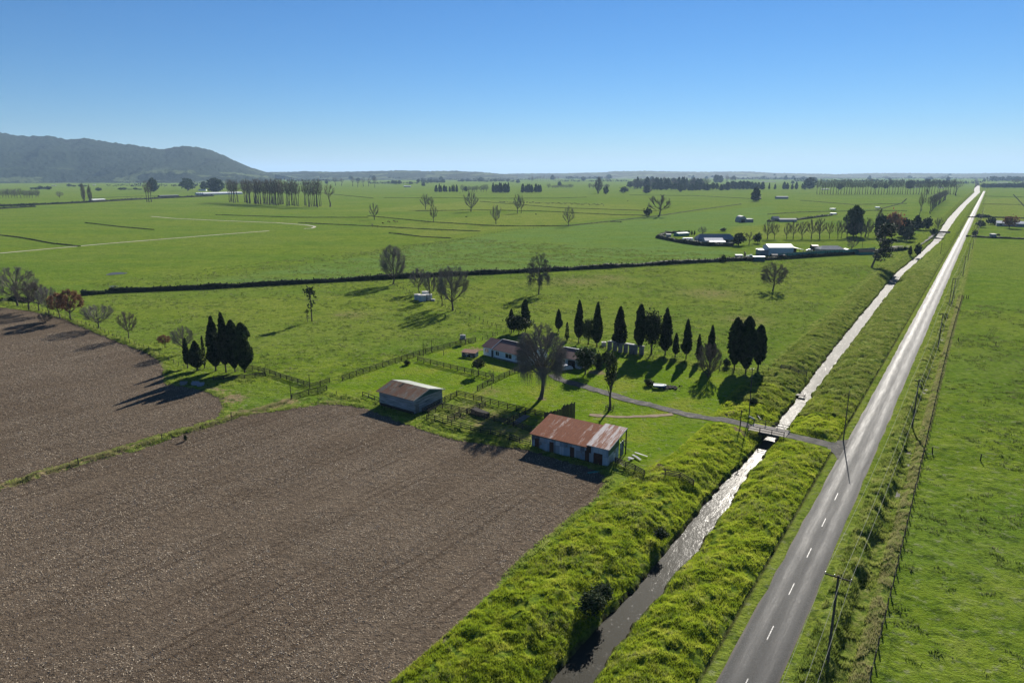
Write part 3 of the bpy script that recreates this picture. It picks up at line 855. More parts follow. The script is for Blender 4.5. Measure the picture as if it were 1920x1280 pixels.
hills([(-420, 262), (-300, 240), (-150, 252), (-40, 246), (0, 249), (18, 247), (60, 254), (100, 262), (150, 262), (185, 268), (220, 266), (250, 272), (290, 276), (330, 282), (350, 284),
                      (385, 278), (405, 280), (430, 285), (450, 293), (475, 305), (495, 314), (515, 322), (540, 327)],
      3500.0, 5200.0, 'dark wooded hills on the horizon')
hills([(470, 327), (500, 324), (545, 323), (600, 321.5), (640, 323), (700, 322), (760, 320), (800, 321.5), (860, 321), (900, 323), (940, 326), (970, 329)], 5200.0, 6400.0, 'low hazy wooded ridge right of the hills', 0.7)
hills([(900, 329), (960, 325.5), (1050, 325), (1120, 323.5), (1140, 321.5), (1200, 321), (1280, 322.5), (1380, 322), (1420, 324.5), (1520, 326), (1560, 329)], 6500.0, 8200.0, 'low hazy wooded ridge along the middle of the skyline', 0.6)
hills([(1480, 329), (1580, 325), (1640, 324.5), (1760, 325.5), (1830, 324.5), (1900, 325.5), (2100, 325), (2300, 329)], 7000.0, 9000.0, 'low hazy wooded ridge beyond the road end', 0.6)

# ------------------------------------------------------------------ trees
def unit(a):
    return a / (np.linalg.norm(a, axis=-1, keepdims=True) + 1e-9)


class Curves:
    def __init__(s, A, Mi, B, r0, r1):
        s.A, s.M, s.B, s.r0, s.r1 = A, Mi, B, r0, r1

    def at(s, t):
        t = t[..., None]
        return s.A * (1 - t) ** 2 + s.M * 2 * t * (1 - t) + s.B * t * t

    def tan(s, t):
        t = t[..., None]
        return unit((s.M - s.A) * (1 - t) + (s.B - s.M) * t)

    def tubes(s, mb, n, seg=3):
        ts = np.linspace(0, 1, seg + 1)
        for a, b in zip(ts[:-1], ts[1:]):
            o = np.ones(len(s.A))
            mb.tubes(s.at(o * a), s.at(o * b), s.r0 + (s.r1 - s.r0) * a, s.r0 + (s.r1 - s.r0) * b, n)


def spawn(rng, par, k, lf, spread, up, c, rad, r0, r1, droop=0.0, t0=0.3):
    N = len(par.A)
    idx = np.repeat(np.arange(N), k)
    q = Curves(par.A[idx], par.M[idx], par.B[idx], par.r0[idx], par.r1[idx])
    t = rng.uniform(t0, 1, N * k)
    t[::k] = 1.0
    p, tn = q.at(t), q.tan(t)
    rv = rng.normal(size=(N * k, 3))
    rv = unit(rv - (rv * tn).sum(1, keepdims=True) * tn)
    d = unit(tn + rv * spread * rng.uniform(0.5, 1.2, (N * k, 1)) + np.array([0, 0, up]) + 0.25 * unit(p - c))
    plen = np.linalg.norm(q.B - q.A, axis=1)
    L = plen * lf * rng.uniform(0.55, 1.15, N * k)
    B = p + d * L[:, None]
    B[:, 2] -= droop * L * rng.uniform(0.5, 1.3, N * k)
    rel = (B - c) / rad
    nn = np.linalg.norm(rel, axis=1, keepdims=True)
    B = np.where(nn > 1.0, c + rel / nn * rad * rng.uniform(0.82, 1.12, (N * k, 1)), B) if droop < 0.6 else B
    Mi = (p + B) / 2 + np.array([0, 0, 1.0]) * (L * (0.08 + 0.3 * droop))[:, None]
    return Curves(p, Mi, B, np.full(N * k, r0), np.full(N * k, r1))


def bare(seed, Ht, W, clear=0.2, n=(12, 6, 6, 4), rt=0.3, droop=0.0, up=0.25, lean=0.0, thick=1.0, top=1.0, start=None, egg=0.0, hang=0):
    "bare branching tree: (trunk MB, crown MB)"
    rng = np.random.default_rng(seed)
    tr, cr = MB(), MB()
    c = np.array([0, 0, Ht * (clear + (1 - clear) * (0.5 + egg))])
    rad = np.array([W / 2, W / 2, Ht * (1 - clear) / 2])
    zt = np.linspace(0, Ht * 0.82 * top, 8)
    tp = np.c_[np.cumsum(rng.normal(0, 0.012 * Ht, 8)) * (zt > 0), np.cumsum(rng.normal(0, 0.012 * Ht, 8)) * (zt > 0), zt]
    tr_r = rt * np.linspace(1, 0.12, 8) ** 1.1
    tr.tubes(tp[0:1], tp[0:1] + (0, 0, 0.02 * Ht), rt * 1.5, rt * 1.02, 8)
    tr.tubes(tp[:-1], tp[1:], tr_r[:-1], tr_r[1:], 7)
    i = np.arange(n[0])
    zf = (i + 0.6) / n[0]
    el = np.arccos(np.clip(1 - 1.75 * (1 - zf), -1, 1))   # from the top down
    az = i * 2.39996 + rng.uniform(-0.3, 0.3, n[0])
    dirs = np.c_[np.sin(el) * np.cos(az), np.sin(el) * np.sin(az), np.cos(el)]
    T = c + dirs * rad * rng.uniform(0.6, 0.95, (n[0], 1))
    hs_ = start if start is not None else clear
    z0 = np.clip(T[:, 2] - rng.uniform(0.22, 0.42, n[0]) * Ht, Ht * hs_ * rng.uniform(0.9, 1.3, n[0]), Ht * 0.76)
    A = np.c_[np.interp(z0, zt, tp[:, 0]), np.interp(z0, zt, tp[:, 1]), z0]
    Mi = A * 0.45 + T * 0.55 + np.c_[dirs[:, :2] * W * 0.08, np.zeros(n[0]) - 0.01 * Ht]
    l1 = Curves(A, Mi, T, np.interp(z0, zt, tr_r) * 0.38 + 0.02, np.full(n[0], 0.03 * thick))
    l1.tubes(tr, 5, 4)
    l2 = spawn(rng, l1, n[1], 0.5, 0.7, up, c, rad, 0.045 * thick, 0.018 * thick, droop * 0.3)
    l2.tubes(cr, 4, 2)
    l3 = spawn(rng, l2, n[2], 0.55, 0.8, up, c, rad, 0.017 * thick, 0.009 * thick, droop * 0.7, 0.2)
    l3.tubes(cr, 3, 2)
    if n[3]:
        l4 = spawn(rng, l3, n[3], 0.6, 0.8, up * 0.5, c, rad, 0.009 * thick, 0.005 * thick, droop, 0.2)
        l4.tubes(cr, 3, 1 if droop < 0.6 else 2)
        cr.tips = l4.B
    else:
        cr.tips = l3.B
    if hang:
        tp = cr.tips[cr.tips[:, 2] < c[2] - 0.08 * Ht]
        a = tp[rng.integers(0, len(tp), hang)]
        ln = rng.uniform(0.05, 0.2, hang) * Ht
        b = a + np.c_[rng.normal(0, 0.25, (hang, 2)), -ln]
        b[:, 2] = np.maximum(b[:, 2], 0.14 * Ht)
        m_ = (a + b) / 2 + np.c_[a[:, :2] * 0.03, np.zeros(hang)]
        rr_ = 0.009 * thick
        cr.tubes(a, m_, rr_, rr_ * 0.8, 3)
        cr.tubes(m_, b, rr_ * 0.8, rr_ * 0.5, 3)
    return tr, cr


def leaves(mb, rng, C, size, flat=0.0, upw=0.0):
    n = len(C)
    X = rng.normal(size=(n, 3))
    X[:, 2] *= 1 - flat
    X = unit(X)
    Y = rng.normal(size=(n, 3))
    Y[:, 2] = Y[:, 2] * (1 - flat) + upw
    Y = unit(Y - (Y * X).sum(1, keepdims=True) * X)
    s = size * rng.uniform(0.6, 1.3, (n, 1))
    mb.quads(C, X * s * 0.6, Y * s)


def cypress(seed, Ht, W, clear=0.14, n=2200, shape='cone', size=0.34, core=True):
    rng = np.random.default_rng(seed)
    tr, cr = MB(), MB()
    tr.tubes([[0, 0, 0]], [[0, 0, Ht * 0.5]], 0.035 * W + 0.09, 0.06, 6)
    z = np.linspace(0, 1, 13)

    def R(t):
        if shape == 'cone':
            return W / 2 * np.clip(np.minimum(1.0, (t + 0.05) * 5) * (1 - t ** 1.7) ** 0.75, 0.02, 1)
        if shape == 'broad':
            return W / 2 * np.clip(np.sqrt(np.clip(1 - (2 * t - 1) ** 2, 0, 1)) * (1.1 - 0.25 * t), 0.02, 1)
        return W / 2 * np.clip(np.minimum(1.0, (t + 0.04) * 4) * (1 - t ** 4) ** 0.6, 0.02, 1)
    if core:
        k = 9
        a = np.arange(k) * 2 * math.pi / k
        v = []
        for t in z:
            r = R(t) * 0.5 * (0.75 + 0.5 * rng.random(k))
            v.append(np.c_[np.cos(a) * r, np.sin(a) * r, np.full(k, Ht * (clear + 0.02 + (0.92 - clear) * t))])
        i = (np.arange(12)[:, None] * k + np.arange(k)[None])
        j = (np.arange(12)[:, None] * k + (np.arange(k)[None] + 1) % k)
        cr.add(np.concatenate(v), np.stack([i, j, j + k, i + k], 2).reshape(-1, 4))
    t = rng.random(n) ** 1.15
    az = rng.uniform(0, 2 * math.pi, n)
    lump = 0.6 + 0.7 * vn(az * 1.6 + seed, t * Ht * 0.8, seed) + 0.18 * np.sin(az * 3 + t * 9)
    r = R(t) * np.clip(lump, 0.5, 1.12) * rng.uniform(0.7, 1.05, n)
    C = np.c_[np.cos(az) * r, np.sin(az) * r, Ht * (clear + (0.98 - clear) * t)]
    leaves(cr, rng, C, size, 0.0, 1.3)
    tips = np.c_[rng.normal(0, 0.06, 14), rng.normal(0, 0.06, 14), Ht * rng.uniform(0.93, 1.0, 14)]
    leaves(cr, rng, tips, size * 0.7, 0.0, 3.0)
    return tr, cr


def broadleaf(seed, Ht, W, clear=0.3, k=34, per=60, size=0.3, spread=0.16, flat=0.1, shell=0.75):
    rng = np.random.default_rng(seed)
    tr, _ = bare(seed, Ht * 0.9, W * 0.7, clear * 0.8, (9, 2, 2, 0), 0.03 * Ht, thick=1.3)
    cr = MB()
    c = np.array([0, 0, Ht * (clear + 1) / 2])
    rad = np.array([W / 2, W / 2, Ht * (1 - clear) / 2])
    i = np.arange(k)
    zz = 1 - 2 * (i + 0.5) / k
    az = i * 2.39996
    d = np.c_[np.sqrt(1 - zz ** 2) * np.cos(az), np.sqrt(1 - zz ** 2) * np.sin(az), zz]
    cen = c + d * rad * rng.uniform(shell * 0.6, shell * 1.15, (k, 1))
    C = np.repeat(cen, per, 0) + rng.normal(size=(k * per, 3)) * rad * spread * rng.uniform(0.8, 1.2, (k * per, 1))
    leaves(cr, rng, C, size, flat)
    return tr, cr


PROTO = {}


def proto(key, pair, H0, W0, bmat, cmat, cname='crown'):
    tr, cr = pair
    PROTO[key] = (tr.mesh('trunk', M[bmat], True), cr.mesh(cname, M[cmat]), H0, W0)


_rt = np.random.default_rng(77)


def tree(key, bx, by, ty, wpx, label, cat='tree', group=None, name='tree', lean=0.0, leandir=0.0, Hm=None, Wm=None, at=None):
    tm, cm, H0, W0 = PROTO[key]
    p = g(bx, by) if at is None else np.asarray(at, float)
    hh = Hm or tall(bx, by, ty)
    ww = Wm or wpx * mpp(by)
    o = thing(name, label, cat, (p[0], p[1], -0.05), 0, group)
    o.scale = (ww / W0, ww / W0, hh / H0)
    o.rotation_euler = (0, lean, _rt.uniform(0, 6.28) if not lean else leandir)
    put('trunk', tm, o)
    put('crown', cm, o)
    return o


SOLO = {}


def solo(key, H0, W0, pair, bmat, cmat):
    "a small far tree in one mesh: trunk and crown"
    tr, cr = pair
    me = MB()
    nt_f = sum(len(a) for fs in tr.f.values() for a in fs)
    for src in (tr, cr):
        v = np.concatenate(src.v)
        off = me.n
        me.v.append(v)
        me.n += len(v)
        for kk, fs in src.f.items():
            for a in fs:
                me.f.setdefault(kk, []).append(a + off)
    m = me.mesh(key, M[bmat])
    m.materials.append(M[cmat])
    nt_v = sum(len(v) for v in tr.v)
    ls = np.empty(len(m.polygons), np.int32)
    m.polygons.foreach_get('loop_start', ls)
    vi = np.empty(len(m.loops), np.int32)
    m.loops.foreach_get('vertex_index', vi)
    m.polygons.foreach_set('material_index', (vi[ls] >= nt_v).astype(np.int32))
    SOLO[key] = (m, H0, W0)


def ftree(key, bx, by, ty, wpx, label, group=None, name='tree', cat='tree', at=None, Hm=None, Wm=None):
    m, H0, W0 = SOLO[key]
    p = g(bx, by) if at is None else at
    hh = Hm or tall(bx, by, ty)
    ww = Wm or wpx * mpp(by)
    o = put(name, m)
    o.location = (p[0], p[1], -0.1)
    o.scale = (ww / W0, ww / W0, hh / H0)
    o.rotation_euler = (0, 0, _rt.uniform(0, 6.28))
    return tag(o, label, cat, group)


proto('weep_big', bare(3, 15, 11.5, 0.2, (34, 11, 10, 8), 0.5, droop=0.5, up=0.25, thick=1.45, start=0.3, egg=0.05, hang=1500), 15, 11.5, 'bark', 'twig_grey')
proto('oval', bare(5, 17, 11, 0.14, (24, 9, 9, 6), 0.36, up=0.45, thick=1.5, start=0.14), 17, 11, 'bark', 'twig_grey')
proto('oval2', bare(8, 14, 10, 0.2, (20, 9, 8, 6), 0.28, up=0.4, thick=1.4), 14, 10, 'bark', 'twig_grey')
proto('spread', bare(11, 14, 13, 0.16, (22, 9, 9, 6), 0.4, up=0.35, thick=1.5, start=0.16), 14, 13, 'bark', 'twig_grey')
proto('birch', bare(13, 13, 4, 0.18, (18, 7, 7, 4), 0.16, up=0.3, thick=0.9), 13, 4, 'bark', 'twig_brown')
proto('weep', bare(15, 14, 9, 0.12, (20, 9, 9, 6), 0.3, droop=0.85, up=0.1, thick=1.6, start=0.3, hang=350), 14, 9, 'bark', 'twig_dark')
proto('willow', bare(17, 9, 9, 0.16, (18, 9, 8, 6), 0.28, droop=0.5, up=0.2, thick=1.7), 9, 9, 'bark', 'twig_brown')
proto('grey_round', bare(19, 9, 8, 0.22, (20, 9, 8, 5), 0.2, up=0.25, thick=1.0), 9, 8, 'bark', 'twig_grey')
proto('grey_flat', bare(21, 6, 8.5, 0.22, (22, 8, 8, 5), 0.2, up=0.3, thick=0.8), 6, 8.5, 'bark', 'twig_grey')
proto('brown_round', bare(23, 8, 6.5, 0.22, (18, 8, 8, 5), 0.2, up=0.25, thick=1.0), 8, 6.5, 'bark', 'twig_brown')
rb = bare(25, 7, 6, 0.25, (18, 8, 7, 5), 0.2, up=0.25)
_r = np.random.default_rng(1)
lv = MB()
tp_ = rb[1].tips
leaves(lv, _r, tp_[_r.random(len(tp_)) < 0.75], 0.17)
proto('rust', (rb[0], lv), 7, 6, 'bark', 'rust_leaf')
proto('bush_bare', bare(27, 5, 5, 0.05, (24, 8, 8, 5), 0.1, up=0.35, thick=0.8, start=0.04), 5, 5, 'bark', 'twig_brown')
proto('sapling', bare(29, 4, 2.2, 0.55, (9, 5, 4, 0), 0.06, up=0.3, thick=0.5), 4, 2.2, 'bark', 'twig_grey')
for k_, sh in enumerate(('cone', 'cone', 'column')):
    proto('cypress%d' % k_, cypress(31 + k_, 11, 3.0, (0.12, 0.16, 0.15)[k_], 2600, sh), 11, 3.0, 'bark', 'cypress')
proto('cypress_wide', cypress(37, 12, 4.6, 0.1, 3600, 'column', 0.42), 12, 4.6, 'bark', 'cypress')
proto('cypress_small', cypress(41, 6, 1.8, 0.16, 1000, 'cone', 0.26), 6, 1.8, 'bark', 'cypress')
proto('rust_round', broadleaf(81, 10, 12, 0.2, 26, 30, 0.7, 0.18), 10, 12, 'bark', 'rust_leaf')
proto('flax', broadleaf(57, 3, 3.2, 0.02, 26, 60, 0.2, 0.22), 3, 3.2, 'bark', 'glossy')
proto('thin_conifer', cypress(43, 7, 1.3, 0.1, 420, 'cone', 0.24, False), 7, 1.3, 'bark', 'evergreen')
proto('round_ever', broadleaf(45, 10.5, 6.3, 0.22, 46, 80, 0.30, 0.17), 10.5, 6.3, 'bark', 'evergreen')
proto('small_ever', broadleaf(47, 7, 5.2, 0.22, 34, 55, 0.26, 0.17), 7, 5.2, 'bark', 'evergreen')
proto('flat_ever', broadleaf(49, 5.5, 8.4, 0.25, 40, 70, 0.28, 0.16), 5.5, 8.4, 'bark', 'evergreen')
proto('ball_ever', broadleaf(51, 3.8, 3.3, 0.4, 30, 46, 0.17, 0.2), 3.8, 3.3, 'bark', 'glossy')
proto('magnolia', broadleaf(53, 12.5, 3.4, 0.36, 44, 34, 0.26, 0.13, 0.3, 0.8), 12.5, 3.4, 'bark', 'glossy')
proto('clump_ever', broadleaf(55, 3, 3.2, 0.02, 24, 46, 0.24, 0.22), 3, 3.2, 'bark', 'evergreen')
rt_, rc_ = MB(), MB()
rng = np.random.default_rng(61)
rt_.tubes([[0, 0, 0]], [[0, 0, 6.8]], 0.13, 0.06, 6)
leaves(rc_, rng, np.r_[np.c_[rng.normal(0, 0.5, 130), rng.normal(0, 0.5, 130), rng.normal(6.0, 0.55, 130)], np.c_[rng.normal(0, 0.3, 30), rng.normal(0, 0.3, 30), rng.uniform(2.2, 5.2, 30)]], 0.3)
proto('tuft_conifer', (rt_, rc_), 7, 1.8, 'bark', 'cypress')
# the wind-bent pine: a leaning stem with level plates of needles
rt_, rc_ = MB(), MB()
sp = np.array([[0, 0, 0], [0.7, 0, 3], [1.5, 0, 6], [2.5, 0, 9], [3.3, 0, 12], [4.0, 0, 15.5]])
rt_.tubes(sp[:-1], sp[1:], np.linspace(.36, .12, 5), np.linspace(.3, .07, 5), 7)
for i in range(48):
    z = rng.uniform(2.6, 15.5)
    c = np.array([np.interp(z, sp[:, 2], sp[:, 0]), 0, z])
    az = rng.uniform(-1.0, 1.0) if z < 11 else rng.uniform(0, 6.28)
    ln = rng.uniform(1.5, 4.2) * (1.0 if z < 11 else 0.8)
    e = c + np.array([math.cos(az) * ln, math.sin(az) * ln, rng.uniform(-0.2, 0.9)])
    rt_.tubes([c], [e], 0.07, 0.03, 4)
    C = c + (e - c) * rng.uniform(0.45, 1.1, (85, 1)) + rng.normal(size=(85, 3)) * np.array([0.65, 0.65, 0.22])
    leaves(rc_, rng, C, 0.32, 0.5)
proto('pine', (rt_, rc_), 16, 8, 'bark', 'cypress')

# simple far kinds
solo('far_poplar', 24, 5, bare(71, 24, 5.5, 0.34, (11, 4, 3, 0), 0.34, up=0.5, thick=2.4, start=0.36), 'bark', 'twig_brown')
solo('avenue_poplar', 24, 5, bare(83, 24, 5.5, 0.34, (13, 6, 4, 0), 0.42, up=0.5, thick=3.0, start=0.36), 'bark', 'twig_dark')
solo('far_poplar_b', 24, 6, bare(72, 24, 7, 0.36, (12, 4, 3, 0), 0.36, up=0.4, thick=2.4, start=0.38), 'bark', 'twig_brown')
solo('far_bare', 13, 9, bare(73, 13, 9.5, 0.16, (14, 6, 5, 0), 0.35, up=0.4, thick=3.0), 'bark', 'twig_grey')
solo('far_bare_dark', 14, 7, bare(74, 14, 7.5, 0.2, (14, 6, 6, 0), 0.36, up=0.5, thick=2.4), 'bark', 'twig_dark')
solo('far_bare_b', 13, 8, bare(78, 13, 8.5, 0.22, (12, 6, 6, 0), 0.32, up=0.35, thick=2.8), 'bark', 'twig_brown')
solo('far_fastigiate', 22, 3.6, bare(75, 22, 3.8, 0.05, (16, 6, 5, 0), 0.35, up=0.9, thick=3.2, start=0.05), 'bark', 'twig_dark')
solo('far_conifer', 14, 7, cypress(76, 14, 7, 0.06, 420, 'cone', 1.1), 'bark', 'cypress')
solo('far_pine', 16, 11, cypress(77, 16, 11, 0.08, 520, 'broad', 1.3), 'bark', 'cypress')
solo('far_round', 9, 10, broadleaf(79, 9, 10, 0.12, 26, 16, 0.95, 0.18), 'bark', 'evergreen')
solo('far_bush', 3, 5, broadleaf(80, 3, 5, 0.0, 16, 14, 0.55, 0.2), 'bark', 'evergreen')

# ------------------------------------------------------------------ the near and middle trees
T = tree
G1 = 'bare trees in the middle pasture'
T('weep_big', 1014, 747, 615, 98, 'very large bare grey tree with drooping twigs in front of the white house', name='bare_tree')
T('oval', 737, 533, 460, 50, 'tall bare oval tree standing alone against the dark hedge, left of the water tanks', group=G1, name='bare_tree')
T('oval2', 787, 549, 502, 38, 'bare brownish tree rising directly behind the water tanks', group=G1, name='bare_tree')
T('oval2', 807, 564, 508, 26, 'slim bare tree at the right end of the water tanks', group=G1, name='bare_tree')
T('birch', 829, 574, 506, 24, 'thin straight bare tree beside the wide bare tree near the tanks', group=G1, name='bare_tree')
T('spread', 849, 582, 497, 66, 'wide bare tree with spreading limbs at the end of the wire fence', group=G1, name='bare_tree')
T('weep', 1010, 552, 474, 46, 'dark weeping bare tree standing alone in front of the hedge', name='weeping_tree')
T('willow', 1449, 545, 491, 52, 'bushy brown bare tree alone in the pasture left of the leaning pine', name='bare_tree')
T('pine', 1634, 502, 419, 46, 'leaning dark pine with flat layered branches beside the canal', name='pine_tree', lean=0.06, leandir=0.15)
GL = 'trees along the brown field'
T('grey_round', 34, 574, 500, 78, 'largest grey bare tree at the far end of the row beside the brown field', group=GL, name='bare_tree')
T('brown_round', 54, 582, 526, 50, 'brown bare tree next to the largest grey tree in the field row', group=GL, name='bare_tree')
T('brown_round', 73, 584, 529, 40, 'purplish brown bare tree between two grey ones in the field row', group=GL, name='bare_tree')
T('grey_round', 92, 589, 537, 40, 'pale grey bare tree just before the russet trees in the field row', group=GL, name='bare_tree')
T('rust', 113, 598, 550, 38, 'smaller darker russet tree next to the brightest russet tree', group=GL, name='russet_tree')
T('rust', 136, 602, 544, 46, 'brightest russet tree with a bare lower stem in the field row', group=GL, name='russet_tree')
T('grey_flat', 185, 616, 571, 66, 'low wide grey bare tree with a flat round crown by the field edge', group=GL, name='bare_tree')
T('brown_round', 241, 634, 583, 36, 'slender bare brown tree right of the low wide grey tree', group=GL, name='bare_tree')
T('rust', 309, 652, 628, 24, 'small reddish bare tree near the tip of the brown field', group=GL, name='russet_tree')
T('grey_flat', 344, 662, 612, 42, 'thin grey bare tree just left of the dark conifer clump', group=GL, name='bare_tree')
T('bush_bare', 86, 604, 586, 26, 'low bare bush on the field edge under the row of trees', 'bush', GL, 'bush')
GC = 'dark conifers at the tip of the brown field'
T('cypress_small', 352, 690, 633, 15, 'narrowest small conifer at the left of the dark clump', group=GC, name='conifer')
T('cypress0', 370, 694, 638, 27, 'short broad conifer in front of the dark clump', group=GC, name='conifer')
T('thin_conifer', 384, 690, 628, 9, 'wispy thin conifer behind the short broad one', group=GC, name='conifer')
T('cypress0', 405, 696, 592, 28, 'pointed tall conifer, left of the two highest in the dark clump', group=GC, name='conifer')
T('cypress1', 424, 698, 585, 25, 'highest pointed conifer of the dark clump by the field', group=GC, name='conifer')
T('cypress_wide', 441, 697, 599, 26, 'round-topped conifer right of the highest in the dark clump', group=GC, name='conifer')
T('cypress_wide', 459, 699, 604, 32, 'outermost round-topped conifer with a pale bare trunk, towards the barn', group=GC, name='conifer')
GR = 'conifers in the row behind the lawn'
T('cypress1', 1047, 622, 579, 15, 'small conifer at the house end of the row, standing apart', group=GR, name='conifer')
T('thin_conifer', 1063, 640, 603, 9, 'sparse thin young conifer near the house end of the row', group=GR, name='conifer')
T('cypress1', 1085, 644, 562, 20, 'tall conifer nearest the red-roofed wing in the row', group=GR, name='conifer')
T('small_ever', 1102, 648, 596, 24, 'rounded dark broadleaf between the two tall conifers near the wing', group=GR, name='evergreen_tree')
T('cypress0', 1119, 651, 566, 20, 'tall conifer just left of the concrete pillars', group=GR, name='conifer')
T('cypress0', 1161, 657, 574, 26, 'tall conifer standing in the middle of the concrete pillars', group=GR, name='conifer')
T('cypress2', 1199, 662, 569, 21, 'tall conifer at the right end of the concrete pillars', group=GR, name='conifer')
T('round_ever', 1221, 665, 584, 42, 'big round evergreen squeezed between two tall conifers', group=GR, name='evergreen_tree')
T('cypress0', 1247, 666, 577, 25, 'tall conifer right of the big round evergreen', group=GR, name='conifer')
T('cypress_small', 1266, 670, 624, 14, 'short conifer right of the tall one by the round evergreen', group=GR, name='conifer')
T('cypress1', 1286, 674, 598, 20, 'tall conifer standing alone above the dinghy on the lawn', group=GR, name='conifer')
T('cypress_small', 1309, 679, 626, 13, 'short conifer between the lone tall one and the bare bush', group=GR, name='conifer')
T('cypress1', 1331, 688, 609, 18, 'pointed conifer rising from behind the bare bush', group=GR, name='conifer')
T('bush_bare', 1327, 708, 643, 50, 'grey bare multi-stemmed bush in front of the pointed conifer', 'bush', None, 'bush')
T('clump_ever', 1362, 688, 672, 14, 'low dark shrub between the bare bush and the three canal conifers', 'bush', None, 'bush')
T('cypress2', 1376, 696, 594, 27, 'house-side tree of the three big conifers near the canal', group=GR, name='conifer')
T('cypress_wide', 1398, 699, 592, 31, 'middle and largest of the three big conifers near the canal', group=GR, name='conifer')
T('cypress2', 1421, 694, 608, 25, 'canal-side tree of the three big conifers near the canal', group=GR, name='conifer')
T('cypress1', 959, 624, 579, 16, 'conifer beside the flat-topped evergreen behind the house', name='conifer')
T('cypress2', 985, 622, 560, 16, 'ivy-like column of foliage rising behind the flat-topped evergreen', name='conifer')
T('flat_ever', 972, 627, 591, 54, 'wide flat-topped dark evergreen behind the house', name='evergreen_tree')
T('tuft_conifer', 585, 603, 537, 18, 'lone spindly tree with a tuft of needles in the pasture', name='conifer')
T('tuft_conifer', 577, 604, 580, 7, 'tiny sapling beside the lone spindly tree in the pasture', name='conifer')
T('small_ever', 1097, 702, 649, 42, 'open evergreen with several stems in front of the red-roofed wing', name='evergreen_tree')
T('clump_ever', 1121, 692, 662, 20, 'dark bushy shrub right of the open evergreen', 'bush', None, 'bush')
T('clump_ever', 1136, 680, 660, 16, 'smaller shrub by the end of the red-roofed wing', 'bush', None, 'bush')
T('magnolia', 1143, 768, 654, 25, 'tall glossy-leaved tree with a long bare trunk in the middle of the lawn', name='evergreen_tree')
T('ball_ever', 897, 703, 672, 26, 'small ball-shaped garden tree in front of the house', name='garden_tree')
T('sapling', 922, 729, 692, 20, 'thin bare sapling at the corner of the rail fence', name='bare_tree')
T('clump_ever', 763, 684, 675, 12, 'low dark bush against the long rail fence', 'bush', None, 'bush')
T('clump_ever', 1217, 723, 711, 18, 'dark heap-like bush beside the dinghy on the lawn', 'bush', None, 'bush')
T('clump_ever', 1413, 762, 746, 15, 'shrub wrapped round the foot of the thin pole by the bridge', 'bush', None, 'bush')
T('clump_ever', 348, 1240 * 0 + 826, 815, 6, 'small weed tuft on the strip between the two brown fields', 'bush', None, 'bush')
for u_, w_, h_, lb in ((63.5, 3.2, 2.3, 'grey-green flax-like bush overhanging the canal, larger of two'), (66.3, 2.5, 2.0, 'grey-green bush overhanging the canal, smaller of two'),
                       (83.5, 1.9, 1.5, 'dark shrub on the canal lip above the bend')):
    T('flax' if u_ < 80 else 'clump_ever', 0, 0, 0, 0, lb, 'bush', 'bushes overhanging the canal', 'bush', at=P(u_, float(canal(np.array(u_))[0]) - 1.0), Hm=h_, Wm=w_)

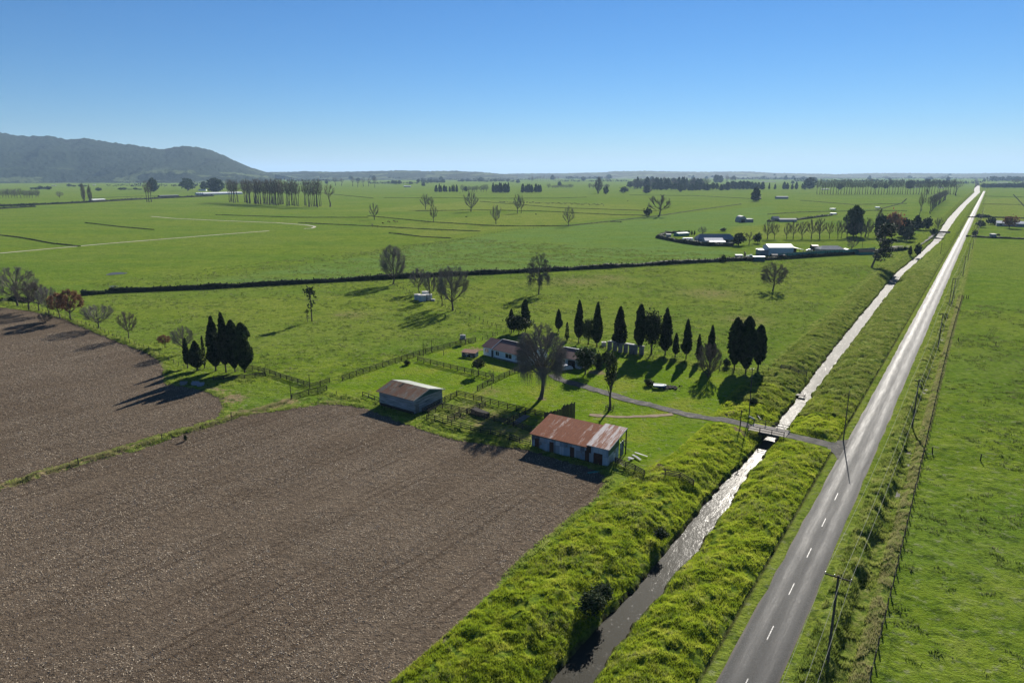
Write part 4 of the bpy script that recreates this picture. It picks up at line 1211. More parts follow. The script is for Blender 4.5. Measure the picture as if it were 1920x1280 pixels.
# ------------------------------------------------------------------ far trees
S = ftree
rng = np.random.default_rng(5)
for (x, y, t, w_, key, lb) in [
        (702, 412, 380, 19, 'far_bare', 'lone bare tree by the corner of the far farm race'),
        (813, 416, 384, 15, 'far_bare_dark', 'narrow bare tree below the bare pair in the far paddocks'),
        (798, 393, 363, 20, 'far_bare', 'taller bare tree of the pair in the far paddocks'), (808, 393, 368, 13, 'far_bare_b', 'shorter bare tree of the pair in the far paddocks'),
        (883, 397, 358, 30, 'far_bare', 'broadest bare tree in the yellowish far paddock'), (930, 420, 383, 22, 'far_bare', 'bare tree by the fence of the yellow far paddock, above the weeping tree'),
        (970, 400, 364, 15, 'far_bare_dark', 'twin bare tree in front of the cattle, stouter trunk'), (977, 400, 366, 13, 'far_bare_b', 'twin bare tree in front of the cattle, thinner trunk'),
        (1066, 424, 386, 22, 'far_bare', 'bare tree standing where two far fences meet'), (1235, 406, 364, 44, 'far_bare_b', 'large spreading bare tree on the drain corner'),
        (1214, 404, 390, 16, 'far_bush', 'scrubby bush left of the large spreading bare tree'),
        (1122, 363, 331, 15, 'far_fastigiate', 'tall thin tree rising from a low clump in the distance'), (1136, 364, 350, 12, 'far_bush', 'low bush at the foot of the tall thin far tree'),
        (1170, 362, 350, 18, 'far_round', 'rounded tree between the thin tree and the pointed bush'), (1182, 352, 340, 16, 'far_round', 'dark round tree under the grey shelterbelt'),
        (1213, 362, 347, 17, 'far_conifer', 'dark pointed bush in front of the grey shelterbelt'), (1276, 360, 347, 9, 'far_bush', 'tiny bush at the front of the grey shelterbelt'),
        (1417, 377, 351, 20, 'far_conifer', 'dark twin-topped conifer standing alone near the long low shed'),
        (158, 380, 342, 8, 'far_fastigiate', 'taller of the two narrow poplars beside the far grey shed'), (170, 380, 345, 8, 'far_fastigiate', 'shorter of the two narrow poplars beside the far grey shed'),
        (112, 371, 358, 14, 'far_bare', 'small round bare tree left of the two narrow poplars'),
        (185, 358, 352, 12, 'far_bush', 'dark bush behind the two narrow poplars'), (288, 360, 334, 18, 'far_pine', 'dark round-headed tree behind the three bare trunks'),
        (352, 358, 334, 28, 'far_round', 'olive round tree by the white far house'), (404, 361, 334, 32, 'far_pine', 'dark domed tree by the glasshouse'), (383, 357, 340, 14, 'far_round', 'small tree between the olive and the dark domed trees'),
        (1518, 354, 333, 24, 'far_pine', 'dark domed tree at the end of the avenue of poplars'), (1508, 356, 344, 12, 'far_round', 'small tree beside the dark domed tree at the avenue'),
        (1575, 356, 344, 12, 'far_round', 'dark tree behind the avenue with a small house under it'), (1705, 354, 339, 16, 'far_pine', 'dark round tree behind the avenue, near white roofs'),
        (1640, 354, 345, 11, 'far_round', 'small round tree seen through the poplars of the avenue'), (1660, 354, 345, 11, 'far_round', 'second small round tree seen through the poplars'),
        (1792, 367, 335, 22, 'far_poplar_b', 'big bare tree at the canal end of the avenue'),
        (1600, 443, 386, 34, 'far_pine', 'tallest dark tree of the wood beside the far bridge'), (1622, 444, 408, 28, 'far_bare_dark', 'bare dark tree right of the tallest in the wood'),
        (1645, 445, 390, 14, 'far_fastigiate', 'thin pale tree sticking out of the wood beside the far bridge'), (1652, 446, 405, 30, 'far_pine', 'dark spreading tree in the middle of the wood'),
        (1672, 446, 395, 36, 'far_rust', 'brown-topped tree of the wood by the far bridge'), (1694, 444, 409, 34, 'far_pine', 'low dark tree in front of the brown-topped one'),
        (1700, 452, 425, 24, 'far_round', 'green tree at the front of the wood by the gravel drive'), (1718, 430, 404, 22, 'far_conifer', 'dark tree behind the round one at the end of the wood'),
        (1736, 432, 407, 24, 'far_round', 'dark round tree at the canal end of the wood'), (1758, 432, 407, 18, 'far_bare', 'bare willow on the canal bank above the far bridge'),
        (1751, 440, 428, 14, 'far_bush', 'bush at the left end of the far bridge'), (1720, 478, 457, 14, 'far_bush', 'dark upright shrub by the canal where the far drive turns'), (1706, 478, 461, 8, 'far_conifer', 'narrow dark shrub beside the far drive'),
        (1838, 426, 413, 18, 'far_round', 'dark bush by the road opposite the white-roofed house'), (1858, 421, 407, 18, 'far_round', 'domed evergreen left of the white-roofed house'),
        (1867, 422, 416, 8, 'far_bush', 'small bush at the corner of the white-roofed house'), (1892, 428, 404, 28, 'far_rust', 'russet tree in front of the white-roofed house'),
        (1827, 443, 431, 10, 'far_bush', 'thicket at the roadside power pole'), (1872, 442, 438, 6, 'far_bush', 'small bush touching the grey box shed'),
        (1356, 458, 437, 0, 'far_bush', ''), (1385, 460, 436, 26, 'far_round', 'brownish dense shrub at the right end of the glass-roofed house'), (1404, 458, 434, 20, 'far_bare_b', 'bare shrub right of the dense brownish one'),
        (1420, 456, 436, 16, 'far_round', 'dark bush left of the row of bare trees'), (1317, 440, 424, 18, 'far_bare', 'pale bare tree behind the glass-roofed house'),
        (1356, 434, 427, 12, 'far_round', 'dark bush behind the grey roof'), (1291, 440, 432, 6, 'far_bush', 'dark clipped bush at the teal shelter'), (1297, 440, 432, 3.5, 'far_conifer', 'narrow clipped conifer beside the teal shelter'),
        (1302, 440, 432, 3.5, 'far_conifer', 'second narrow clipped conifer beside the teal shelter'), (1596, 472, 443, 22, 'far_bare_b', 'small bare tree in front of the long grey house'),
        (1356, 491, 477, 10, 'far_bush', 'dark trimmed bush standing on the hedge'), (1372, 455, 448, 8, 'far_bush', 'low bush in front of the glass-roofed house'), (1344, 455, 449, 12, 'far_bush', 'shrub under the front windows of the glass-roofed house')]:
    if key == 'far_rust':
        T('rust_round', x, y, t, w_, lb, name='russet_tree')
    elif w_:
        S(key, x, y, t, w_, lb, name={'far_bush': 'bush', 'far_conifer': 'conifer', 'far_pine': 'evergreen_tree', 'far_round': 'evergreen_tree', 'far_rust': 'russet_tree', 'far_fastigiate': 'poplar_tree'}.get(key, 'bare_tree'),
          cat='bush' if key == 'far_bush' else 'tree')
for k, (x, w_) in enumerate(((276, 12), (280, 14), (284, 13))):
    S('far_poplar', x, 379, 337, w_, ('leftmost', 'middle', 'rightmost')[k] + ' of three bare trunks in front of the dark round-headed tree', 'three bare trunks', 'bare_tree')
xs = list(np.linspace(430, 447, 8)) + list(np.linspace(459, 470, 7)) + list(np.linspace(476, 490, 9)) + list(np.linspace(494, 532, 22)) + list(np.linspace(537, 561, 11)) + list(np.linspace(572, 602, 11))
for x in xs:
    S(rng.choice(['far_poplar', 'far_poplar_b']), x + rng.uniform(-1, 1), 379 + (x - 430) * 0.052 + rng.uniform(-1.5, 1.5), 334 + rng.uniform(-2, 5), rng.uniform(10, 17), 'tall bare tree in the dense grove on the far plain', 'bare trees of the grove on the far plain', 'bare_tree')
S('far_poplar_b', 619, 388, 343, 24, 'broad bare tree standing just right of the dense grove', None, 'bare_tree')
for k, (x, w_, t) in enumerate(((1439, 20, 412), (1452, 16, 417), (1475, 14, 417), (1487, 22, 413), (1504, 18, 415), (1521, 26, 410), (1537, 22, 409), (1555, 16, 414), (1571, 14, 412), (1577, 14, 413), (1588, 16, 412),
                                (1606, 15, 414), (1614, 14, 416), (1627, 16, 416), (1655, 14, 418))):
    S(('far_bare_dark', 'far_bare_b')[k % 2], x, 448 - k * 0.15, t, w_, 'bare tree in the row behind the long grey house', 'row of bare trees behind the grey house', 'bare_tree')
for k in range(52):
    x = 1532 + k * 5.0
    S('avenue_poplar', x, 364.5 - 0.2 * (k / 52) + rng.uniform(-.3, .3), 335 + rng.uniform(-1, 3), rng.uniform(6, 9), 'slender bare poplar in the long avenue across the far plain', 'poplars of the long avenue', 'poplar_tree')
for k in range(15):
    f = k / 14
    S('far_poplar_b', 1744 + 29 * f, 401 - 26 * f ** 0.7, 366 - 12 * f, 17 - 5 * f, 'bare poplar in the receding row along the canal', 'poplars receding along the canal', 'poplar_tree')
for k, (x, y, t) in enumerate(((1724, 405, 360), (1727, 396, 362), (1735, 380, 345))):
    S('far_poplar', x, y, t, 11, 'bare poplar ' + ('closest to the dark wood', 'second from the dark wood', 'behind the other two')[k] + ' in the gap before the canal row', 'poplars before the canal row', 'poplar_tree')


def belt(x0, x1, y, t, n, key, w_, label, grp, jy=1.0):
    for x in np.linspace(x0, x1, n):
        S(key if isinstance(key, str) else rng.choice(key), x + rng.uniform(-1.5, 1.5), y + rng.uniform(-jy, jy) * .5, t + rng.uniform(-1.5, 2.5), w_ * rng.uniform(.8, 1.25), label, grp, 'conifer' if key == 'far_conifer' else 'tree')


belt(816, 832, 360, 346, 5, 'far_conifer', 6, 'dark conifer in the small clump beyond the lone bare trees', 'first dark clump')
belt(838, 856, 360, 347, 5, 'far_conifer', 5, 'dark conifer in the gappy clump next to the small one', 'second dark clump')
belt(868, 912, 360, 347, 9, ['far_bare_dark', 'far_round'], 9, 'brownish tree in the loose clump between dark conifer clumps', 'loose brown clump')
belt(925, 954, 361, 344, 9, 'far_conifer', 7, 'dark conifer in the longest conifer clump of the far plain', 'long dark clump')
belt(978, 997, 361, 346, 6, 'far_conifer', 7, 'dark conifer in the clump left of the stout one', 'third dark clump')
belt(1004, 1013, 361, 346, 3, 'far_conifer', 8, 'dark conifer in the stout clump right of the third', 'stout dark clump')
belt(1030, 1056, 353, 345, 6, 'far_bare_dark', 8, 'brownish bare tree in the low row past the conifer clumps', 'low brown row')
belt(1062, 1072, 353, 345, 3, 'far_bare_dark', 8, 'brownish bare tree in the short row past the low brown row', 'short brown row')
belt(1105, 1140, 354, 344, 7, 'far_bare_dark', 8, 'greyish tree in the clump behind the tall thin tree', 'clump behind the thin tree')
belt(992, 1046, 340, 329, 14, 'far_poplar', 5, 'pale distant poplar in the regular row near the skyline', 'distant row of poplars')
belt(1190, 1325, 353, 333, 42, ['far_poplar', 'far_fastigiate', 'far_conifer'], 10, 'tree of the tall grey shelterbelt on the far plain', 'tall grey shelterbelt', 3)
belt(1225, 1365, 357, 343, 22, ['far_conifer', 'far_round'], 10, 'dark tree under the tall grey shelterbelt', 'dark trees under the shelterbelt')
belt(1365, 1430, 355, 340, 10, ['far_conifer', 'far_pine'], 11, 'dark conifer in the row right of the shelterbelt', 'dark row right of the shelterbelt')
for k, x in enumerate((1431, 1442, 1453, 1470, 1476, 1485, 1493)):
    S('far_conifer', x, 355, 341 + (k % 3) * 2, (6, 4, 5, 8, 8, 6, 7)[k], 'small separate conifer in the gappy row towards the avenue', 'gappy row of conifers', 'conifer')
belt(1340, 1352, 343, 329, 3, 'far_pine', 9, 'hazy domed tree behind the dark row', 'hazy domed trees')
belt(1361, 1378, 343, 328, 5, 'far_poplar', 7, 'hazy tall tree beside the hazy domed ones', 'hazy tall trees')
belt(0, 72, 371, 354, 14, ['far_bare_dark', 'far_bare'], 10, 'grey tree in the dense row on the plain below the hills', 'grey row below the hills')
belt(663, 692, 350, 333, 4, 'far_poplar', 9, 'tall bare tree in the distant group right of the grove', 'distant group right of the grove')
belt(630, 640, 348, 332, 2, 'far_poplar_b', 10, 'tall bare tree close behind the grove', 'pair behind the grove')
S('far_poplar_b', 703, 352, 330, 10, 'lone tall bare tree on the distant plain right of the group')
belt(736, 748, 346, 338, 3, 'far_round', 8, 'hazy round tree by the distant shed', 'hazy trees by the distant shed')
belt(785, 832, 343, 336, 9, 'far_round', 9, 'hazy tree in the low wood on the distant plain', 'low distant wood')
belt(860, 960, 341, 336, 14, 'far_round', 9, 'hazy tree in the long low belt on the distant plain', 'long low distant belt')
belt(1845, 1920, 352, 343, 14, 'far_pine', 12, 'dark tree in the belt at the end of the road', 'dark belt at the end of the road')
belt(1900, 1925, 350, 334, 4, 'far_poplar', 11, 'tall bare tree behind the belt at the end of the road', 'tall trees behind the road belt')
belt(1832, 1852, 408, 402, 6, 'far_bush', 9, 'bush in the clipped row beside the road', 'bushes beside the road')
belt(60, 92, 355, 349, 5, 'far_bush', 10, 'dark bush on the plain below the hills', 'bushes below the hills')
belt(130, 160, 350, 346, 4, 'far_bush', 9, 'low bush behind the narrow poplars', 'bushes behind the poplars')
belt(225, 262, 356, 352, 5, 'far_bush', 9, 'bush of the broken hedge left of the three bare trunks', 'bushes left of the trunks')

for k in range(64):
    y_ = 332.5 + 17 * rng.random() ** 1.6
    x_ = rng.uniform(560, 1800)
    S(rng.choice(['far_round', 'far_bare_dark', 'far_pine', 'far_conifer']), x_, y_, y_ - rng.uniform(5, 9), rng.uniform(6, 12), 'small hazy tree scattered over the distant plain', 'scattered trees of the distant plain', 'tree')

# distant woods that read as one mass
def wood(name, x0, x1, yb, h, n, label, depth=120, key='evergreen'):
    mb = MB()
    rng2 = np.random.default_rng(int(x0 + yb * 7 + 1000))
    for _ in range(n):
        x = rng2.uniform(x0, x1)
        p = g(x, yb)
        dd = np.array([p[0], p[1]]) / np.hypot(p[0], p[1])
        p = p[:2] + dd * rng2.uniform(0, depth)
        s = h * rng2.uniform(0.5, 1.05) * (0.75 + 0.5 * vn(np.array(x * 0.03), np.array(1.0), int(yb)))
        wd = h * rng2.uniform(0.5, 1.1)
        C = np.c_[rng2.normal(p[0], wd * .5, 7), rng2.normal(p[1], wd * .5, 7), s * rng2.uniform(0.15, 0.95, 7)]
        leaves(mb, rng2, C, s * 0.3)
    return tag(mb.build(name, M[key]), label, None, None, 'stuff')


M['wood_grey'] = leafy('distant_wood', (0.02, 0.028, 0.018), (0.045, 0.055, 0.035), 0.1, 0.02)
wood('woodland', 520, 900, 333.5, 17, 900, 'hazy wood along the skyline right of the hills', 900, 'wood_grey')
wood('woodland', 900, 1400, 330.5, 20, 700, 'thin hazy wood along the middle of the skyline', 1500, 'wood_grey')
wood('woodland', 1120, 1360, 334, 20, 420, 'hazy shelter wood behind the grey shelterbelt', 300, 'wood_grey')
wood('woodland', 1400, 1930, 330, 20, 700, 'thin hazy wood along the skyline towards the road', 1500, 'wood_grey')
wood('woodland', -60, 520, 338, 13, 700, 'dark wood along the foot of the hills', 250, 'wood_grey')
wood('woodland', 0, 420, 343, 8, 420, 'scattered wood on the plain before the hills', 350, 'wood_grey')
for x0_, x1_, yb_, h_, n_ in ((540, 640, 341, 7, 60), (600, 760, 337, 9, 110), (690, 800, 345, 5, 50), (790, 1000, 338, 8, 120), (1040, 1180, 341, 7, 70), (1060, 1130, 336, 11, 60), (1380, 1520, 337, 10, 110), (1490, 1700, 341, 8, 90),
                               (1700, 1850, 345, 7, 70), (1850, 1930, 340, 14, 70), (430, 600, 347, 6, 50), (200, 420, 350, 5, 50)):
    wood('woodland', x0_, x1_, yb_, h_ * 2.1, int(n_ * 1.5), 'hazy hedgerow wood on the far plain', 60, 'wood_grey')
wood('woodland', 1480, 1930, 336, 12, 500, 'hazy orchard blocks beyond the avenue', 500, 'wood_grey')

# ------------------------------------------------------------------ grass, straw
def grass(name, label, mat, u, v, hgt, wid, keep=None):
    "blades of grass standing on the terrain at (u, v)"
    rng = np.random.default_rng(len(u))
    z = terrain(u, v)
    xy = uv2(u, v)
    n = len(u)
    a = rng.uniform(0, 2 * math.pi, n)
    d = np.c_[np.cos(a), np.sin(a)]
    h = hgt * rng.uniform(0.5, 1.2, n)
    w_ = wid * rng.uniform(0.7, 1.3, n)
    ln = rng.normal(0, 0.35, (n, 2)) * h[:, None] + np.array([-0.12, -0.12]) * h[:, None]
    b0 = np.c_[xy - d * w_[:, None] / 2, z - 0.04]
    b1 = np.c_[xy + d * w_[:, None] / 2, z - 0.04]
    t = np.c_[xy + ln, z + h * 0.9]
    mb = MB().add(np.stack([b0, b1, t], 1).reshape(-1, 3), np.arange(n * 3).reshape(-1, 3))
    return tag(mb.build(name, mat), label, None, None, 'stuff')


M['blade'] = leafy('grass_blades', (0.12, 0.185, 0.012), (0.225, 0.285, 0.020), 0.55, 0.5, (0.34, 0.36, 0.05))
M['blade_rank'] = leafy('rank_grass_blades', (0.09, 0.145, 0.022), (0.175, 0.22, 0.04), 0.5, 0.5, (0.30, 0.31, 0.10))
M['blade_dry'] = leafy('dry_grass_blades', (0.09, 0.13, 0.025), (0.20, 0.185, 0.085), 0.5, 0.6, (0.14, 0.18, 0.04))
rng = np.random.default_rng(12)


def scatter(n, u0, u1, v0, v1, pw=1.8):
    u = u0 + (u1 - u0) * rng.random(n) ** pw
    return u, rng.uniform(v0, v1, n)


u, v = scatter(460000, 38, 165, -44, -16.3, 1.6)
cl_, cr_ = canal(u)
ok = ((cl_ - v > 0.45) & (v > np.interp(u, RB, RBV) - 0.7)) | ((v - cr_ > 0.55) & (v < -17.9))
xy = uv2(u, v)
ok &= (sdist(xy[:, 0], xy[:, 1], DRIVE, False) > 2.0) | ((v < cr_ + 0.5) & (v > cl_ - 0.5))
ok &= vn(xy[:, 0] * 1.1, xy[:, 1] * 1.1, 4) > 0.25
grass('grass', 'long bright grass on the canal banks', M['blade'], u[ok], v[ok], 0.36, 0.07)
u, v = scatter(90000, 38, 165, -43.5, -18, 1.5)
cl_, cr_ = canal(u)
xy = uv2(u, v)
ok = ((cl_ - v > 0.6) & (v > np.interp(u, RB, RBV))) | (v - cr_ > 0.8)
ok &= (sdist(xy[:, 0], xy[:, 1], DRIVE, False) > 2.6) & (fbm(xy[:, 0] * .16, xy[:, 1] * .16, 91, 3) * .7 + vn(xy[:, 0] * .9, xy[:, 1] * .9, 92) * .3 > 0.585)
k_ = rng.random(len(u)) < 0.35
grass('grass', 'darker weeds among the bright bank grass', M['blade_rank'], u[ok & ~k_], v[ok & ~k_], 0.5, 0.11)
grass('grass', 'dead pale stalks among the bright bank grass', M['blade_dry'], u[ok & k_], v[ok & k_], 0.6, 0.06)
u, v = scatter(150000, 150, 420, -42, -17.9, 1.5)
cl_, cr_ = canal(u)
ok = ((cl_ - v > 0.6) & (v > np.interp(u, RB, RBV))) | ((v - cr_ > 0.5) & (v < -17.9))
ok &= vn(u * .6, v * .6, 6) > 0.3
grass('grass', 'darker rank grass on the canal banks beyond the bridge', M['blade_rank'], u[ok], v[ok], 0.45, 0.14)
u, v = scatter(150000, 40, 340, -9.8, -3.4, 1.7)
ok = vn(u * .8, v * .8, 8) > 0.3
ok &= ~((v > -6.9) & (v < -5.4) & (vn(u * .5, v * .5, 3) > 0.55))
dr_ = (v > -5.2)
grass('grass', 'rank grass beside the roadside ditch', M['blade_rank'], u[ok & ~dr_], v[ok & ~dr_], 0.55, 0.09)
grass('grass', 'dry grass along the roadside fence', M['blade_dry'], u[ok & dr_], v[ok & dr_], 0.42, 0.08)


def tufts(n, u0, u1, v0, v1, pw, per, rad, thr, label, hgt, wid, fs=0.12):
    u, v = scatter(n, u0, u1, v0, v1, pw)
    xy = uv2(u, v)
    ok = vn(xy[:, 0] * fs, xy[:, 1] * fs, 31) * 0.6 + vn(xy[:, 0] * .5, xy[:, 1] * .5, 33) * 0.4 > thr
    ok &= (np.maximum(sdist(xy[:, 0], xy[:, 1], FIELD_NEAR), sdist(xy[:, 0], xy[:, 1], FIELD_LEFT)) < -0.5) & (sdist(xy[:, 0], xy[:, 1], LAWN) < 0)
    u, v = u[ok], v[ok]
    s_ = rng.uniform(0.5, 1.3, len(u)) * (1 + (u - u0) / 500)
    u, v, s_ = np.repeat(u, per), np.repeat(v, per), np.repeat(s_, per)
    u, v = u + rng.normal(0, rad, len(u)) * s_ * .6, v + rng.normal(0, rad, len(u)) * s_
    grass('grass', label, M['blade_tuft'], u, v, hgt * s_, wid * s_)


M['blade_tuft'] = leafy('tuft_blades', (0.055, 0.085, 0.014), (0.11, 0.15, 0.028), 0.4, 0.35, (0.19, 0.20, 0.09))
tufts(15000, 45, 330, -3, 95, 1.4, 12, 0.3, 0.50, 'tufts of longer grass in the roadside pasture', 0.3, 0.14)
tufts(26000, 95, 430, -340, -44, 1.1, 10, 0.38, 0.48, 'tufts of rougher grass in the house paddocks', 0.36, 0.24)
# the rough edge of the worked field and the yards
E_ = []
for poly, wd, n in [(q, w_ * 0.8, 22000) for q, w_, a in STRIPS] + [(FIELD_NEAR[3:26, :2], 0.7, 26000), (FIELD_LEFT[1:21, :2], 0.6, 20000)]:
    p = np.asarray(poly)[:, :2]
    L = np.r_[0, np.cumsum(np.hypot(*np.diff(p, axis=0).T))]
    t = rng.uniform(0, L[-1], int(min(n, L[-1] * 130)))
    q = np.c_[np.interp(t, L, p[:, 0]), np.interp(t, L, p[:, 1])] + rng.normal(0, wd, (len(t), 2))
    E_.append(q)
q = np.concatenate(E_[:2] + E_[3:])
dq = E_[2]
du_, dv_ = to_uv(dq)
ok = vn(dq[:, 0] * .7, dq[:, 1] * .7, 53) > 0.35
grass('grass', 'dry grass on the strip between the two brown fields', M['blade_dry'], du_[ok], dv_[ok], 0.4, 0.1)
qu, qv = to_uv(q)
ok = vn(q[:, 0] * .9, q[:, 1] * .9, 51) > 0.42
ok &= np.maximum(sdist(q[:, 0], q[:, 1], FIELD_NEAR), sdist(q[:, 0], q[:, 1], FIELD_LEFT)) < 0.6
grass('grass', 'rough grass along field edges and yard fences', M['blade_rank'], qu[ok], qv[ok], 0.4, 0.1)
M['straw'] = simple('straw', (0.26, 0.21, 0.15), (0.50, 0.43, 0.33), 0.7, 0.8, 0.2)
n = 230000
xs_, ys_ = rng.uniform(0, 1, n) ** 1.0, rng.uniform(0, 1, n)
lo, hi = np.array([-150.0, 55.0]), np.array([30.0, 215.0])
q = lo + rng.random((n, 2)) * (hi - lo)
ok = (np.maximum(sdist(q[:, 0], q[:, 1], FIELD_NEAR), sdist(q[:, 0], q[:, 1], FIELD_LEFT)) > 0.3)
ok &= (fbm(q[:, 0] * 0.12, q[:, 1] * 0.12, 61, 3) + 0.4 * vn(q[:, 0] * 0.9, q[:, 1] * 0.9, 62)) > 0.62
q = q[ok]
n = len(q)
su, sv = to_uv(q)
C = np.c_[q, terrain(su, sv) + 0.05]
a = rng.uniform(0, 6.28, n)
X = np.c_[np.cos(a), np.sin(a), rng.normal(0, 0.35, n)] * rng.uniform(0.07, 0.16, (n, 1))
Y = np.c_[-np.sin(a), np.cos(a), rng.normal(0, 0.6, n)] * rng.uniform(0.018, 0.036, (n, 1))
tag(MB().quads(C, X, Y).build('straw', M['straw']), 'scattered pale straw on the worked fields', None, None, 'stuff')


# ------------------------------------------------------------------ fences
def along(pts, step):
    p = np.array([g(*q) for q in pts]) if len(pts[0]) == 2 else np.asarray(pts, float)
    L = np.r_[0, np.cumsum(np.hypot(np.diff(p[:, 0]), np.diff(p[:, 1])))]
    n = max(1, int(round(L[-1] / step)))
    t = np.linspace(0, L[-1], n + 1)
    q = np.c_[np.interp(t, L, p[:, 0]), np.interp(t, L, p[:, 1]), np.interp(t, L, p[:, 2])]
    u, v = to_uv(q)
    q[:, 2] = np.maximum(terrain(u, v), -0.2) if len(pts[0]) == 2 else q[:, 2]
    return q


POSTS = {}


def post_mesh(h, r, mat):
    k = (h, r, mat)
    if k not in POSTS:
        mb = MB().cyl((0, 0, -0.25), r, h + 0.25, 7, r * 0.85)
        POSTS[k] = mb.mesh('post', M[mat])
    return POSTS[k]


def fence(pts, label, kind='rail', h=1.25, step=2.4, r=0.10, group=None, rails=4, mat='wood', cat='fence'):
    q = along(pts, step)
    nm = 'rail_fence' if kind == 'rail' else 'wire_fence'
    o = thing(nm, label, cat, q[0], 0, group)
    q = q - q[0]
    pm = post_mesh(h, r, mat)
    rz = np.random.default_rng(len(q))
    if len(q) <= 100:
        for p in q:
            c = put('post', pm, o)
            c.location = tuple(p)
            c.rotation_euler = tuple(rz.normal(0, 0.03, 2)) + (rz.uniform(0, 6),)
    else:
        near = sorted(range(len(q)), key=lambda i: -i)
        for p in q[:100]:
            c = put('post', pm, o)
            c.location = tuple(p)
            c.rotation_euler = tuple(rz.normal(0, 0.03, 2)) + (rz.uniform(0, 6),)
        far = MB()
        for p in q[100:]:
            far.cyl(p + (0, 0, -.25), r, h + .25, 5)
        tag(far.build('post', M[mat], o), None or 'more posts of the fence farther off', None, None, 'stuff')
    for k in range(rails):
        z = h * (0.95 - 0.75 * k / max(1, rails - 1)) if rails > 1 else h * 0.85
        mb = MB()
        for a, b in zip(q[:-1], q[1:]):
            j = rz.normal(0, 0.02, 2)
            if kind == 'rail':
                d = unit(b - a)
                side = np.array([-d[1], d[0], 0]) * r
                mb.bar(a + (0, 0, z + j[0]) + side, b + (0, 0, z + j[1]) + side, 0.05, 0.15)
            else:
                mb.bar(a + (0, 0, z), b + (0, 0, z), 0.012, 0.012)
        mb.build('rail' if kind == 'rail' else 'wire', M[mat if kind == 'rail' else 'fwire'], o)
    return o


GY = 'rail fences of the stock yards'
GH = 'rail fences round the house paddocks'
fence([(642, 714), (700, 694), (763, 673), (800, 662), (866, 645), (892, 641)], 'long dark rail fence running from the barn paddock up to the water tank stand', group=GH, h=1.35)
fence([(783, 677), (830, 688), (872, 698), (925, 711)], 'rail fence crossing the garden below the ball-shaped tree', group=GH, h=1.3)
fence([(895, 733), (917, 721), (937, 712), (962, 700), (988, 691)], 'rail fence beside the thin bare sapling, climbing towards the house', group=GH, h=1.3)
fence([(857, 742), (905, 754), (950, 766), (993, 777), (1022, 784)], 'long rail fence between the lawn and the stock yards', group=GY, h=1.35)
fence([(856, 743), (830, 755), (793, 776)], 'rail fence from the yard corner down beside the grey barn', group=GY, h=1.3)
fence([(830, 766), (855, 771), (875, 777)], 'short rail fence on the near side of the small square yard', group=GY)
fence([(875, 777), (912, 787), (952, 796), (996, 811)], 'rail fence through the yards behind the concrete trough', group=GY)
fence([(875, 777), (892, 770), (910, 762)], 'rail fence closing the small square yard on the trough side', group=GY)
fence([(803, 781), (818, 773), (830, 766)], 'short rail fence at the corner of the grey barn', group=GY)
fence([(840, 793), (852, 787), (864, 781)], 'rail fence dividing the weedy strip of the yards', group=GY)
fence([(952, 796), (965, 789), (985, 780)], 'rail fence by the fallen pale race in the yards', group=GY)
fence([(800, 787), (843, 800), (910, 815), (960, 829), (994, 838)], 'overgrown rail fence along the edge of the brown field behind the red-roofed shed', group=GY, h=1.1, rails=3)
fence([(462, 691), (500, 700), (540, 713), (581, 726)], 'rail fence running from the dark conifers towards the gate posts', group=GH, h=1.2)
fence([(400, 713), (450, 711), (498, 706)], 'shaded rail fence beside the conifer clump', group=GH, h=1.1)
fence([(581, 729), (600, 724), (618, 718)], 'short rail fence upper side of the open gateway', group=GH, h=1.2)
fence([(547, 749), (575, 741), (613, 733)], 'short rail fence lower side of the open gateway', group=GH, h=1.2)
fence([(680, 742), (697, 748), (712, 755)], 'broken low rail fence running into the barn wall', group=GH, h=0.9, rails=2)
fence([(1153, 873), (1180, 881), (1208, 893)], 'short rail fence beside the red-roofed shed towards the canal', group=GY, h=1.1)
fence([(1247, 899), (1272, 902), (1300, 909)], 'short rail fence on the canal lip below the lawn', group=GY, h=1.1)
fence([(1464, 695), (1488, 697), (1512, 702)], 'short rail fence near the canal past the three big conifers', group=GY, h=1.1)
GW = 'wire fences'
fence([(854, 585), (895, 598), (932, 615), (958, 626)], 'wire fence from the wide bare tree to the evergreen behind the house', 'wire', 1.1, 3.5, 0.09, GW, 4)
fence([(740, 536), (787, 556), (826, 572), (849, 583)], 'wire fence passing the water tanks', 'wire', 1.1, 4, 0.09, GW, 4)
fence([(905, 638), (930, 629), (956, 623)], 'wire fence behind the white house', 'wire', 1.1, 3, 0.08, GW, 4)
fence([(1043, 634), (1200, 668), (1340, 694), (1400, 700), (1462, 697)], 'wire fence along the row of conifers', 'wire', 1.15, 3.2, 0.08, GW, 5)
fence([(0, 568), (60, 579), (165, 612), (240, 644), (300, 668), (345, 690)], 'wire fence along the row of bare trees by the brown field', 'wire', 1.15, 3.5, 0.08, GW, 5)
fence([(-40, 930), (0, 918), (107, 885), (230, 848), (338, 816), (433, 786), (546, 752)], 'sparse post fence dividing the two brown fields', 'wire', 1.2, 14, 0.10, GW, 2)
fence([P(u, -3.7 + .3 * math.sin(u * .02)) for u in np.linspace(50, 334, 40)], 'roadside wire fence with dark posts along the ditch', 'wire', 1.25, 2.85, 0.09, GW, 5)
fence([P(334, -3.7), P(334, -1.0), P(333, -6.3)], 'corner wire fence at the end of the roadside ditch', 'wire', 1.4, 1.6, 0.12, GW, 3)
fence([(1748, 851), (1792, 856), (1851, 866), (1935, 882)], 'cross wire fence in the roadside pasture, closer one', 'wire', 1.3, 9, 0.11, GW, 3)
fence([(1797, 640), (1824, 643), (1868, 648), (1940, 656)], 'cross wire fence in the roadside pasture, farther one', 'wire', 1.3, 9, 0.11, GW, 3)
